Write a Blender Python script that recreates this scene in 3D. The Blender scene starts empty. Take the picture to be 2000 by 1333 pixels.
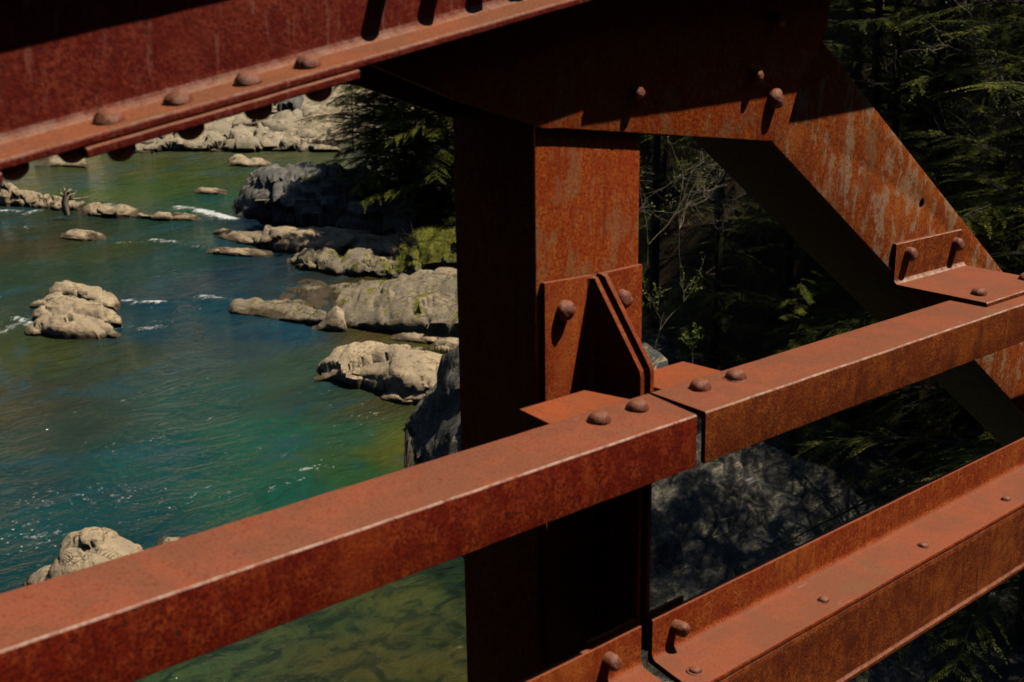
import bpy, bmesh, math, random
import numpy as np
from mathutils import Vector, Matrix, noise
from mathutils.geometry import interpolate_bezier

# ------------------------------------------------------------------ camera, world, sun, exposure
SC = bpy.context.scene
F_PX, CXP, CYP = 2778.0, 1000.0, 666.5
def _n(v): return v / np.linalg.norm(v)
def _cam(x, y): return np.array([x - CXP, y - CYP, F_PX])
_U = -_n(_cam(1115, 9000)); _Xr = _n(_cam(3710, 14))
_T = _n(np.cross(-_U, _Xr)); _T = _T if _T[2] > 0 else -_T
_X = _n(np.cross(_T, _U)); _X = _X if _X[0] > 0 else -_X
RM = np.array([_X, _T, _U])                     # camera (right, down, forward) -> world
CAM = -(RM @ _cam(1147, 500)) / F_PX * 2.4      # world origin: inner face of the post, 2.4 m from the lens
ZW = CAM[2] - 12.0                              # river level
cam_d = bpy.data.cameras.new('camera'); cam = bpy.data.objects.new('camera', cam_d); SC.collection.objects.link(cam)
m = Matrix([[RM[i][0], -RM[i][1], -RM[i][2], CAM[i]] for i in range(3)] + [[0, 0, 0, 1]])
cam.matrix_world = m
cam_d.lens = 50.0; cam_d.sensor_width = 36.0; cam_d.sensor_fit = 'HORIZONTAL'
cam_d.clip_start = 0.05; cam_d.clip_end = 600
cam_d.dof.use_dof = True; cam_d.dof.focus_distance = 4.6; cam_d.dof.aperture_fstop = 10.0
SC.camera = cam

SUN = Vector((1.08, -1.0, 2.7)).normalized()    # direction towards the sun
EL = math.asin(SUN.z); ROT = math.atan2(SUN.x, SUN.y)
w = bpy.data.worlds.new('World'); SC.world = w; w.use_nodes = True
nt = w.node_tree; nt.nodes.clear()
sky = nt.nodes.new('ShaderNodeTexSky'); sky.sky_type = 'NISHITA'; sky.sun_disc = False
sky.air_density = 1.0; sky.dust_density = 0.2; sky.altitude = 600; sky.sun_elevation = EL; sky.sun_rotation = ROT
bg = nt.nodes.new('ShaderNodeBackground'); bg.inputs[1].default_value = 0.065
out = nt.nodes.new('ShaderNodeOutputWorld')
nt.links.new(sky.outputs[0], bg.inputs[0]); nt.links.new(bg.outputs[0], out.inputs[0])
sd = bpy.data.lights.new('sun', 'SUN'); sd.energy = 5.0; sd.angle = math.radians(0.53); sd.color = (1.0, 0.93, 0.80)
so = bpy.data.objects.new('sun', sd); SC.collection.objects.link(so)
so.rotation_euler = SUN.to_track_quat('Z', 'Y').to_euler(); so.location = SUN * 60
SC.view_settings.view_transform = 'Standard'; SC.view_settings.look = 'None'
SC.view_settings.exposure = -0.42; SC.view_settings.gamma = 1.0
SC.cycles.max_bounces = 5; SC.cycles.diffuse_bounces = 0; SC.cycles.glossy_bounces = 1
SC.cycles.sample_clamp_indirect = 3.0

# ------------------------------------------------------------------ helpers
def ray(x, y): return RM @ _cam(x, y)
def atY(x, y, Y):
    r = ray(x, y); return Vector(CAM + r * (Y - CAM[1]) / r[1])
def atZ(x, y, Z=ZW):
    r = ray(x, y); return Vector(CAM + r * (Z - CAM[2]) / r[2])
def atD(x, y, D):
    r = ray(x, y); return Vector(CAM + r * D / math.hypot(r[0], r[1]))
FW = _n(np.array([RM[0][2], RM[1][2]])); RT = np.array([FW[1], -FW[0]])   # forward and right on the ground
def uv(p): d = np.array([p[0] - CAM[0], p[1] - CAM[1]]); return float(d @ RT), float(d @ FW)
def xy(u, v): q = CAM[:2] + RT * u + FW * v; return float(q[0]), float(q[1])
def lerp(a, b, t): return a + (b - a) * t
def pl(pts, x):
    if x <= pts[0][0]: return pts[0][1]
    for (a, b), (c, d) in zip(pts, pts[1:]):
        if x <= c: return b + (d - b) * (x - a) / max(c - a, 1e-9)
    return pts[-1][1]
def sm(t): t = min(1, max(0, t)); return t * t * (3 - 2 * t)

def link(name, bm_or_me, mat, parent=None, loc=None, smooth=None):
    if isinstance(bm_or_me, bmesh.types.BMesh):
        me = bpy.data.meshes.new(name); bm_or_me.to_mesh(me); bm_or_me.free()
    else: me = bm_or_me
    if smooth is not None:
        for p in me.polygons: p.use_smooth = True
        if smooth < 3:
            me.set_sharp_from_angle(angle=smooth)
    if mat and not me.materials: me.materials.append(mat)
    o = bpy.data.objects.new(name, me); SC.collection.objects.link(o)
    if parent: o.parent = parent
    if loc is not None: o.location = loc
    return o
def tag(o, label=None, cat=None, group=None, kind=None):
    if label: o['label'] = label
    if cat: o['category'] = cat
    if group: o['group'] = group
    if kind: o['kind'] = kind
    return o
def empty(name, label, cat, loc=(0, 0, 0), group=None):
    o = bpy.data.objects.new(name, None); SC.collection.objects.link(o); o.location = loc
    return tag(o, label, cat, group)

def round_poly(pts):
    """pts: (y, z, radius) -> outline with rounded corners"""
    o = []; n = len(pts)
    for i in range(n):
        p = Vector(pts[i][:2]); r = pts[i][2]
        if r <= 0: o.append((p.x, p.y)); continue
        a = (Vector(pts[i - 1][:2]) - p).normalized(); b = (Vector(pts[(i + 1) % n][:2]) - p).normalized()
        ang = a.angle(b); t = r / math.tan(ang / 2)
        c = p + (a + b).normalized() * (r / math.sin(ang / 2))
        s = p + a * t - c; e = p + b * t - c
        a0 = math.atan2(s.y, s.x); a1 = math.atan2(e.y, e.x); d = (a1 - a0 + math.pi) % (2 * math.pi) - math.pi
        k = 5
        for j in range(k + 1): o.append((c.x + r * math.cos(a0 + d * j / k), c.y + r * math.sin(a0 + d * j / k)))
    return o
def prism(prof, x0f, x1f, zf, seg=150, dirv=None):
    """extrude a (y,z) profile along X; x ends and z offset are functions"""
    bm = bmesh.new(); rings = []
    for k in range(seg + 1):
        t = k / seg; ring = []
        for (y, z) in prof:
            x = lerp(x0f(y, z), x1f(y, z), t)
            jy = (noise.noise(Vector((x * 2.2, y * 9, z * 9))) * .0009 + noise.noise(Vector((x * 14, y * 9, z * 9))) * .0005) if seg > 1 else 0
            jz = (noise.noise(Vector((x * 2.0, z * 9, 5 + y * 9))) * .0009 + noise.noise(Vector((x * 17, 3 + y * 9, z * 9))) * .0006) if seg > 1 else 0
            ring.append(bm.verts.new((x, y + jy, z + jz + zf(x))))
        rings.append(ring)
    n = len(prof)
    for a, b in zip(rings, rings[1:]):
        for i in range(n): bm.faces.new((a[i], a[(i + 1) % n], b[(i + 1) % n], b[i]))
    bm.faces.new(rings[0][::-1]); bm.faces.new(rings[-1])
    bmesh.ops.recalc_face_normals(bm, faces=bm.faces)
    return bm
def plate(pts, y0, y1, holes=(), bev=0.0015, bm=None):
    """plate in the XZ plane between y0 (front) and y1"""
    own = bm is None
    bm = bm or bmesh.new()
    es = []
    def loop(ps):
        vs = [bm.verts.new((x, y0, z)) for x, z in ps]
        for a, b in zip(vs, vs[1:] + vs[:1]): es.append(bm.edges.new((a, b)))
    loop(pts)
    for (hx, hz, r) in holes: loop([(hx + r * math.cos(q * math.pi / 12), hz + r * 1.05 * math.sin(q * math.pi / 12)) for q in range(24)])
    g = bmesh.ops.triangle_fill(bm, edges=es, use_beauty=True, use_dissolve=False)
    fs = [f for f in g['geom'] if isinstance(f, bmesh.types.BMFace)]
    ex = bmesh.ops.extrude_face_region(bm, geom=fs)
    vs = [v for v in ex['geom'] if isinstance(v, bmesh.types.BMVert)]
    bmesh.ops.translate(bm, verts=vs, vec=(0, y1 - y0, 0))
    bmesh.ops.recalc_face_normals(bm, faces=bm.faces)
    if bev and own:
        ed = [e for e in bm.edges if len(e.link_faces) == 2 and e.calc_face_angle(0) > 0.6]
        bmesh.ops.bevel(bm, geom=ed, offset=bev, segments=2, affect='EDGES', profile=0.6)
    return bm
def hexa(bm, c):
    """c: 8 corners: bottom 4 (ccw), top 4"""
    v = [bm.verts.new(p) for p in c]
    for f in ((3, 2, 1, 0), (4, 5, 6, 7), (0, 1, 5, 4), (1, 2, 6, 5), (2, 3, 7, 6), (3, 0, 4, 7)): bm.faces.new([v[i] for i in f])
    return bm
def bevel(bm, w_=0.0015, seg=2):
    bmesh.ops.recalc_face_normals(bm, faces=bm.faces)
    ed = [e for e in bm.edges if len(e.link_faces) == 2 and e.calc_face_angle(0) > 0.6]
    bmesh.ops.bevel(bm, geom=ed, offset=w_, segments=seg, affect='EDGES', profile=0.6); return bm

# ------------------------------------------------------------------ materials
class NT:
    def __init__(s, name):
        s.m = bpy.data.materials.new(name); s.m.use_nodes = True; s.t = s.m.node_tree; s.t.nodes.clear()
        s.out = s.new('ShaderNodeOutputMaterial'); s.b = s.new('ShaderNodeBsdfPrincipled')
        s.l(s.b.outputs[0], s.out.inputs[0]); s.tc = s.new('ShaderNodeTexCoord')
    def new(s, k, **kw):
        n = s.t.nodes.new(k)
        for a, b in kw.items(): setattr(n, a, b)
        return n
    def l(s, a, b): s.t.links.new(a, b)
    def coord(s, scale=(1, 1, 1), rot=(0, 0, 0), src='Object'):
        mp = s.new('ShaderNodeMapping'); mp.inputs['Scale'].default_value = scale; mp.inputs['Rotation'].default_value = rot
        s.l(s.tc.outputs[src], mp.inputs[0]); return mp.outputs[0]
    def noise(s, sc, det=5, rough=.6, co=None, dist=0.0):
        n = s.new('ShaderNodeTexNoise'); n.inputs['Scale'].default_value = sc; n.inputs['Detail'].default_value = det
        n.inputs['Roughness'].default_value = rough; n.inputs['Distortion'].default_value = dist
        s.l(co if co else s.tc.outputs['Object'], n.inputs['Vector']); return n.outputs[0]
    def ramp(s, v, a, b, c0=0.0, c1=1.0):
        r = s.new('ShaderNodeMapRange'); r.interpolation_type = 'SMOOTHSTEP'
        r.inputs[1].default_value = a; r.inputs[2].default_value = b; r.inputs[3].default_value = c0; r.inputs[4].default_value = c1
        s.l(v, r.inputs[0]); return r.outputs[0]
    def mix(s, f, a, b, mode='MIX'):
        n = s.new('ShaderNodeMix', data_type='RGBA', blend_type=mode)
        for i, q in ((0, f), (6, a), (7, b)):
            if isinstance(q, (int, float)): n.inputs[i].default_value = q
            elif isinstance(q, tuple): n.inputs[i].default_value = (*q, 1)
            else: s.l(q, n.inputs[i])
        return n.outputs[2]
    def math(s, op, a, b=0.0):
        n = s.new('ShaderNodeMath', operation=op)
        for i, q in ((0, a), (1, b)):
            if isinstance(q, (int, float)): n.inputs[i].default_value = q
            else: s.l(q, n.inputs[i])
        return n.outputs[0]
    def bump(s, h, strength=.5, dist=.01, prev=None):
        n = s.new('ShaderNodeBump'); n.inputs['Strength'].default_value = strength; n.inputs['Distance'].default_value = dist
        s.l(h, n.inputs['Height'])
        if prev: s.l(prev, n.inputs['Normal'])
        return n.outputs[0]
    def fin(s, col, rough=.7, nrm=None, spec=.3):
        for i, q in (('Base Color', col), ('Roughness', rough)):
            if isinstance(q, tuple): s.b.inputs[i].default_value = (*q, 1)
            elif isinstance(q, float): s.b.inputs[i].default_value = q
            else: s.l(q, s.b.inputs[i])
        s.b.inputs['Specular IOR Level'].default_value = spec
        if nrm: s.l(nrm, s.b.inputs['Normal'])
        return s.m

def rust(name, dark=(.13, .018, .008), mid=(.33, .055, .017), light=(.46, .125, .028), chalk=(.37, .112, .055),
         pamt=.8, patch=None, rough=.62, coarse=1.0, bmp=.5, edge=0.0, spec=.09, bloom=0.0):
    s = NT(name)
    f1 = s.noise(190 * coarse, 6, .72); f2 = s.noise(32, 6, .72); f3 = s.noise(5, 3, .55)
    lf = s.noise(1.0, 6, .72, s.coord((17, 17, 9)), .5); st = s.noise(1.0, 4, .6, s.coord((70, 70, 9)))
    c = s.mix(s.ramp(f1, .36, .62), dark, mid)
    c = s.mix(s.math('MULTIPLY', s.ramp(f2, .38, .66), s.ramp(f1, .40, .62)), c, light)
    c = s.mix(s.ramp(f3, .52, .75, 0, .55), c, light)
    c = s.mix(s.ramp(st, .55, .8, 0, .5), c, dark)
    c = s.mix(s.ramp(lf, .50, .64, 0, .62), c, (dark[0] * 1.15, dark[1] * 1.2, dark[2] * 1.1))
    c = s.mix(s.ramp(s.noise(75, 3, .6), .64, .72, 0, .7), c, (.06, .022, .012))
    fl = s.noise(420, 2, .5)
    c = s.mix(s.ramp(fl, .60, .72, 0, .45), c, light)
    if patch:
        pn = s.noise(1.0, 6, .68, s.coord((22, 22, 11)), .5); pn2 = s.noise(60, 4, .6)
        g = s.math('MULTIPLY', s.ramp(pn, .50, .58), s.ramp(pn2, .34, .52, .25, 1))
        c = s.mix(s.math('MULTIPLY', g, pamt), c, patch)
        pk = s.noise(1.0, 3, .5, s.coord((9, 9, 7)))
        c = s.mix(s.ramp(pk, .60, .72, 0, .5), c, (.30, .21, .09))
    geo = s.new('ShaderNodeNewGeometry'); sp = s.new('ShaderNodeSeparateXYZ'); s.l(geo.outputs['True Normal'], sp.inputs[0])
    # long dark water runs and paler bloom on the upright faces
    run = s.noise(1.0, 5, .62, s.coord((38, 38, 3.2)), .3)
    c = s.mix(s.ramp(run, .56, .74, 0, .55), c, (dark[0] * .75, dark[1] * .8, dark[2]))
    c = s.mix(s.ramp(run, .44, .30, 0, .35), c, light)
    if bloom:
        bl = s.noise(1.0, 4, .6, s.coord((85, 85, 15)), .2); c = s.mix(s.ramp(bl, .56, .70, 0, bloom), c, (.36, .13, .095))
    if chalk:
        up = s.ramp(sp.outputs[2], .35, .93)
        b1 = s.noise(7, 6, .72); b2 = s.noise(19, 6, .72, None, .4); b3 = s.noise(230, 4, .7)
        ch2 = s.mix(s.ramp(b1, .42, .58), chalk, (chalk[0] * .80, chalk[1] * .95, chalk[2] * 1.05))
        ch2 = s.mix(s.ramp(b2, .58, .68, 0, .5), ch2, (.42, .085, .035))
        ch2 = s.mix(s.ramp(b2, .40, .30, 0, .35), ch2, (.25, .135, .06))
        ch2 = s.mix(s.ramp(s.noise(4.2, 6, .7, None, .8), .58, .66, 0, .35), ch2, (.21, .155, .07))
        ch2 = s.mix(s.ramp(b3, .50, .68, 0, .75), ch2, (mid[0] * .75, mid[1] * .8, mid[2]))
        ch2 = s.mix(s.ramp(b3, .40, .28, 0, .35), ch2, (chalk[0] * 1.2, chalk[1] * 1.5, chalk[2] * 1.7))
        scr = s.noise(1.0, 3, .5, s.coord((16, 300, 60), (0, 0, .5))); scr2 = s.noise(2.6, 3)
        ch2 = s.mix(s.math('MULTIPLY', s.ramp(scr, .66, .70), s.ramp(scr2, .52, .60, 0, .6)), ch2, (.48, .28, .20))
        c = s.mix(s.math('MULTIPLY', up, s.ramp(f1, .2, .5, .8, 1)), c, ch2)
    if edge:
        az = s.math('ABSOLUTE', sp.outputs[2])
        ek = s.math('MULTIPLY', s.ramp(az, .22, .42), s.ramp(az, .97, .90)); ek = s.math('MULTIPLY', ek, s.ramp(s.noise(30, 5, .75), .30, .60, .25, 1)); ek = s.math('MULTIPLY', ek, s.ramp(s.noise(48, 6, .8), .38, .56, .35, 1))
        c = s.mix(s.math('MULTIPLY', ek, edge), c, (.72, .50, .38))
    n = s.bump(f1, bmp, .0022); n = s.bump(s.noise(500, 3, .6), bmp * .8, .0008, n); n = s.bump(f3, .25, .004, n)
    return s.fin(c, s.ramp(f1, .3, .7, rough + .1, rough - .14), n, spec)

M = {}
M['rust'] = rust('rust', dark=(.20, .026, .009), mid=(.40, .058, .015), light=(.56, .145, .028))
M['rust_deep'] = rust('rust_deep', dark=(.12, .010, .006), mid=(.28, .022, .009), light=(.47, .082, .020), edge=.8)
M['rust_brown'] = rust('rust_brown', dark=(.095, .022, .009), mid=(.29, .050, .013), light=(.53, .135, .024), coarse=1.15, edge=.8)
M['rust_front'] = rust('rust_front', dark=(.09, .018, .008), mid=(.27, .048, .014), light=(.50, .13, .026), coarse=1.3, edge=.22)
M['rust_chord'] = rust('rust_chord', dark=(.13, .012, .008), mid=(.22, .021, .011), light=(.33, .062, .030), chalk=(.40, .130, .060), coarse=.8, bmp=1.0, edge=.3, bloom=.65)
M['rust_orange'] = rust('rust_orange', dark=(.30, .035, .010), mid=(.50, .078, .016), light=(.66, .175, .026), patch=(.42, .25, .11), coarse=.8, bmp=.7, pamt=.4)
M['rust_patched'] = rust('rust_patched', dark=(.26, .045, .013), mid=(.46, .095, .022), light=(.60, .17, .032), patch=(.50, .34, .20), coarse=.7, bmp=.8, pamt=.7)
M['rivet'] = rust('rivet_rust', dark=(.16, .035, .015), mid=(.32, .085, .040), light=(.46, .22, .14), chalk=(.36, .125, .065), rough=.48, coarse=.8, bmp=.9, spec=.45)

def rock_mat(name, pale=(.60, .445, .27), mid=(.40, .30, .185), dark=(.13, .11, .085), moss=0.0, sc=1.0, wet=.16, streak=(1.2, 1.2, 5), lichen=0.0, fleck=False):
    s = NT(name)
    n1 = s.noise(1.1 * sc, 6, .62); n2 = s.noise(6 * sc, 6, .7); st = s.noise(1.0 * sc, 6, .7, s.coord(streak, (0.25, 0.1, 0.4)), .8)
    c = s.mix(s.ramp(n1, .38, .62), mid, pale)
    c = s.mix(s.ramp(st, .50, .68, 0, .75), c, mid)
    c = s.mix(s.ramp(n2, .54, .70, 0, .8), c, dark)
    k1 = s.noise(.9 * sc, 4, .55, s.coord((1, 1, 2.6), (.2, .35, .3)), .9); k2 = s.noise(2.6 * sc, 4, .6, s.coord((1, 1, 1.6), (.5, -.3, 1.1)), .7)
    def ridge(v, w_): return s.ramp(s.math('ABSOLUTE', s.math('SUBTRACT', v, .5)), 0, w_, 1, 0)
    ck = s.math('MAXIMUM', s.math('MULTIPLY', ridge(k1, .012), s.ramp(n1, .35, .6)), s.math('MULTIPLY', ridge(k2, .014), s.ramp(n1, .45, .6, .0, .8)))
    c = s.mix(s.math('MULTIPLY', ck, .6), c, (.06, .05, .04))
    if lichen: c = s.mix(s.ramp(s.noise(9 * sc, 7, .75), .50, .60, 0, lichen), c, (.06, .062, .055))
    if fleck:
        fk = s.noise(2.6, 8, .78, s.coord((.6, 1.8, 2.2), (.4, .5, .9)), 1.4); c = s.mix(s.ramp(fk, .54, .60, 0, .9), c, (.42, .35, .22))
    sp = s.new('ShaderNodeSeparateXYZ'); s.l(s.tc.outputs['Object'], sp.inputs[0])
    wn = s.math('ADD', sp.outputs[2], s.math('MULTIPLY', s.noise(2.5 * sc, 3), -.25))
    if moss:
        geo = s.new('ShaderNodeNewGeometry'); g2 = s.new('ShaderNodeSeparateXYZ'); s.l(geo.outputs['Normal'], g2.inputs[0])
        mm = s.math('MULTIPLY', s.ramp(g2.outputs[2], .2, .7), s.ramp(s.noise(2.2 * sc, 5, .65), .60 - .3 * moss, .70 - .3 * moss))
        mc = s.mix(s.noise(14, 4), (.17, .21, .018), (.27, .21, .035)); c = s.mix(mm, c, mc)
    c = s.mix(s.ramp(wn, wet - .10 - .12, wet - .12, .85, 0), c, (.055, .036, .018))
    n = s.bump(n2, .8, .05 / sc); n = s.bump(st, .6, .08 / sc, n); n = s.bump(s.noise(26 * sc, 5, .7), .7, .015 / sc, n); n = s.bump(ck, .8, -.05 / sc, n)
    return s.fin(c, .85, n, .2)
M['rock'] = rock_mat('river_rock')
M['rock_pale'] = rock_mat('pale_rock', pale=(.68, .505, .305), mid=(.48, .36, .225), sc=.8)
M['rock_far'] = rock_mat('far_rock', pale=(.62, .48, .31), mid=(.40, .325, .215), dark=(.15, .135, .11), sc=.6, wet=.2)
M['rock_grey'] = rock_mat('grey_rock', pale=(.34, .30, .24), mid=(.19, .18, .155), dark=(.075, .075, .07), sc=.8, lichen=.5)
M['rock_moss'] = rock_mat('mossy_rock', pale=(.36, .31, .23), mid=(.24, .21, .16), moss=.55)
M['rock_mossy'] = rock_mat('moss_carpet', pale=(.36, .31, .23), mid=(.24, .21, .16), moss=1.2)
M['rock_mid'] = rock_mat('ledge_rock', pale=(.47, .36, .23), mid=(.30, .24, .16), dark=(.09, .085, .07), moss=.22, lichen=.4)
M['rock_slab'] = rock_mat('slab_rock', pale=(.20, .175, .125), mid=(.072, .074, .075), dark=(.04, .045, .052), sc=2.2, lichen=.95, streak=(.5, 2.6, 3.2), fleck=True)

def leaf_mat(name, a, b, tr=.25):
    s = NT(name); c = s.mix(s.ramp(s.noise(2.2, 3), .35, .65), a, b)
    oi = s.new('ShaderNodeObjectInfo'); c = s.mix(s.math('MULTIPLY', oi.outputs['Random'], .35), c, a)
    s.fin(c, .6, None, .2)
    tl = s.new('ShaderNodeBsdfTranslucent'); s.l(c, tl.inputs[0]); mx = s.new('ShaderNodeMixShader'); mx.inputs[0].default_value = tr
    s.l(s.b.outputs[0], mx.inputs[1]); s.l(tl.outputs[0], mx.inputs[2]); s.l(mx.outputs[0], s.out.inputs[0]); return s.m
M['hemlock'] = leaf_mat('hemlock_needles', (.050, .072, .010), (.24, .245, .030))
M['bud'] = leaf_mat('spring_leaf', (.16, .22, .03), (.24, .28, .05), .35)
M['grass'] = leaf_mat('grass_blades', (.12, .16, .025), (.24, .24, .05), .3)
def bark(name, a, b):
    s = NT(name); n = s.noise(1, 5, .7, s.coord((14, 14, 3))); c = s.mix(s.ramp(n, .35, .65), a, b)
    return s.fin(c, .9, s.bump(n, .7, .02), .15)
M['bark'] = bark('bark', (.05, .038, .028), (.13, .105, .08))
M['twig'] = bark('pale_twig', (.20, .165, .115), (.34, .29, .20))
M['drift'] = bark('driftwood', (.34, .27, .18), (.52, .43, .30))
s = NT('leaf_litter'); g = s.noise(.7, 6, .65); g2 = s.noise(11, 5, .75)
c = s.mix(s.ramp(g, .4, .6), (.032, .024, .014), (.07, .045, .025)); c = s.mix(s.ramp(g2, .55, .68, 0, .8), c, (.20, .11, .055))
c = s.mix(s.ramp(s.noise(.35, 4), .58, .7, 0, .6), c, (.05, .06, .02))
M['litter'] = s.fin(c, .95, s.bump(g2, .9, .06), .1)
s = NT('far_slope'); g = s.noise(.25, 6, .7); g2 = s.noise(2.5, 5, .75)
c = s.mix(s.ramp(g, .4, .6), (.16, .13, .055), (.09, .10, .028)); c = s.mix(s.ramp(g2, .5, .7, 0, .6), c, (.24, .20, .12))
gp = s.new('ShaderNodeNewGeometry'); sz_ = s.new('ShaderNodeSeparateXYZ'); s.l(gp.outputs['Position'], sz_.inputs[0])
hz = s.math('ADD', sz_.outputs[2], s.math('MULTIPLY', g, 2.5))
c = s.mix(s.ramp(hz, ZW + 3.6, ZW + 5.2), s.mix(s.ramp(g2, .4, .6), (.27, .215, .14), (.54, .42, .27)), c)
M['slope'] = s.fin(c, .95, s.bump(g2, .9, .2), .1)

# ------------------------------------------------------------------ river water (one sheet; body colour and foam as vertex data in place)
def water():
    us = np.concatenate([np.linspace(-60, -22, 20), np.linspace(-21.8, 9, 225), np.linspace(10, 60, 26)])
    vs = np.concatenate([np.linspace(-10, 9, 8), 10 * np.exp(np.linspace(0, math.log(7.6), 380)), np.linspace(80, 150, 8)])
    U, V = np.meshgrid(us, vs)
    Xw = CAM[0] + RT[0] * U + FW[0] * V; Yw = CAM[1] + RT[1] * U + FW[1] * V
    P = np.stack([Xw.ravel(), Yw.ravel()], 1)
    # colour control points: pixel of the place, colour of the water body and bed there
    ctl = [((300, 320), (.060, .075, .010)), ((150, 335), (.085, .085, .022)), ((420, 335), (.055, .080, .010)), ((520, 300), (.13, .125, .05)),
           ((350, 300), (.11, .11, .045)), ((250, 370), (.040, .090, .014)), ((430, 400), (.012, .080, .032)), ((100, 430), (.035, .045, .020)),
           ((60, 480), (.045, .040, .016)), ((200, 490), (.035, .055, .018)), ((350, 450), (.020, .062, .040)), ((330, 520), (.008, .052, .045)),
           ((60, 540), (.012, .045, .022)), ((500, 430), (.012, .028, .045)), ((480, 540), (.012, .040, .060)), ((600, 540), (.025, .030, .028)),
           ((400, 600), (.006, .050, .070)), ((730, 545), (.075, .048, .014)), ((300, 660), (.012, .046, .060)), ((80, 690), (.055, .065, .018)),
           ((250, 685), (.040, .055, .026)), ((40, 790), (.050, .048, .026)), ((120, 840), (.030, .050, .034)), ((560, 650), (.012, .055, .085)),
           ((450, 690), (.030, .062, .060)), ((720, 640), (.085, .060, .016)), ((800, 675), (.09, .075, .018)), ((600, 720), (.040, .075, .045)),
           ((400, 780), (.014, .070, .055)), ((300, 900), (.004, .070, .062)), ((150, 1000), (.004, .060, .060)), ((40, 950), (.012, .050, .050)),
           ((520, 850), (.008, .088, .058)), ((700, 850), (.022, .085, .040)), ((640, 780), (.030, .060, .035)), ((775, 850), (.085, .100, .014)),
           ((740, 795), (.070, .060, .018)), ((560, 950), (.010, .085, .050)), ((690, 920), (.025, .085, .022)), ((770, 890), (.095, .095, .012)),
           ((200, 1100), (.004, .045, .045)), ((400, 1250), (.030, .058, .024)), ((600, 1200), (.040, .058, .020)), ((800, 1150), (.055, .062, .018)),
           ((700, 1300), (.055, .055, .016)), ((880, 1300), (.050, .050, .013)), ((880, 1130), (.015, .030, .012)), ((850, 285), (.02, .06, .07))]
    Q = np.array([list(atZ(*c[0]))[:2] for c in ctl]); CC = np.array([c[1] for c in ctl])
    d2 = ((P[:, None, :] - Q[None]) ** 2).sum(2); vv = V.ravel()[:, None]
    wgt = 1 / (d2 / (vv ** 2) + 2e-4) ** 2.0; wgt /= wgt.sum(1, keepdims=True); col = wgt @ CC
    foam = np.zeros(len(P)); z = np.zeros(len(P))
    segs = [((345, 405), (395, 412), 10, 1.0), ((390, 412), (452, 430), 11, 1.3), ((455, 433), (400, 430), 5, .6), ((0, 412), (40, 414), 7, 1.0), ((48, 420), (78, 412), 6, .9),
            ((170, 396), (240, 403), 5, .8), ((235, 474), (300, 472), 5, .65), ((300, 470), (340, 474), 6, 1.0), ((340, 476), (410, 488), 6, .6), ((30, 443), (62, 446), 4, .8),
            ((235, 590), (265, 586), 8, .8), ((262, 594), (325, 592), 7, 1.0), ((270, 645), (305, 640), 8, .8), ((30, 622), (70, 640), 10, .95), ((0, 655), (20, 640), 9, .8), ((0, 580), (10, 600), 6, .4),
            ((395, 580), (430, 585), 14, .75), ((400, 560), (420, 562), 8, .45), ((230, 640), (330, 625), 12, .35), ((300, 600), (400, 600), 22, .28), ((600, 290), (680, 292), 4, .7), ((700, 286), (860, 280), 5, .6),
            ((270, 520), (520, 560), 26, .18), ((580, 918), (640, 910), 14, .5), ((430, 980), (520, 950), 14, .34), ((60, 980), (280, 960), 90, .30), ((100, 1060), (0, 1040), 90, .34),
            ((300, 900), (520, 870), 80, .20), ((560, 760), (740, 800), 60, .2), ((450, 560), (560, 560), 20, .2), ((200, 880), (420, 820), 50, .24), ((620, 900), (740, 800), 60, .24), ((280, 1010), (400, 960), 40, .30), ((590, 935), (520, 960), 8, .6), ((150, 800), (420, 740), 30, .2)]
    for a, b, wpx, s_ in segs:
        A = np.array(atZ(*a))[:2]; B = np.array(atZ(*b))[:2]; AB = B - A
        t = np.clip(((P - A) @ AB) / (AB @ AB), 0, 1); C_ = A + t[:, None] * AB
        dist = np.sqrt(((P - C_) ** 2).sum(1)); D = np.linalg.norm(C_ - CAM[:2], axis=1)
        # a pixel width means more metres along the view than across it: use the mean of both
        wm = wpx * D / F_PX * 2.2
        k = np.clip(1 - dist / wm, 0, 1) * s_; foam = np.maximum(foam, k); 
        if s_ > .55: z = np.maximum(z, np.clip(1 - dist / wm, 0, 1) * .10 * s_)
    co = np.empty((len(P), 3)); co[:, :2] = P
    rnd = np.array([noise.noise(Vector((p[0] * 1.3, p[1] * 1.3, 0))) for p in P])
    co[:, 2] = ZW + z * (.6 + .8 * rnd)
    ny, nx = U.shape; idx = np.arange(ny * nx).reshape(ny, nx)
    q = np.stack([idx[:-1, :-1], idx[:-1, 1:], idx[1:, 1:], idx[1:, :-1]], -1).reshape(-1, 4)
    me = bpy.data.meshes.new('river_water'); me.from_pydata(co.tolist(), [], q.tolist())
    a = me.color_attributes.new('body', 'FLOAT_COLOR', 'POINT'); buf = np.ones((len(P), 4), np.float32); buf[:, :3] = col; a.data.foreach_set('color', buf.ravel())
    f_ = me.attributes.new('foam', 'FLOAT', 'POINT'); f_.data.foreach_set('value', foam.astype(np.float32))
    s = NT('river_water')
    at = s.new('ShaderNodeAttribute', attribute_name='body'); af = s.new('ShaderNodeAttribute', attribute_name='foam')
    rz = math.atan2(FW[1], FW[0])
    flow = s.coord((.62, 1.0, 1), (0, 0, -rz - 1.25)); flow2 = s.coord((.75, 1.0, 1), (0, 0, -rz - .7))
    c = at.outputs['Color']
    big = s.noise(.55, 5, .6, flow, 1.2); c = s.mix(s.ramp(big, .35, .65, 0, .6), c, s.mix(1.0, c, (.45, .72, .90), 'MULTIPLY'))
    near0 = s.new('ShaderNodeVectorMath', operation='DISTANCE'); s.l(s.tc.outputs['Object'], near0.inputs[0]); near0.inputs[1].default_value = atZ(700, 1330)
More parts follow.
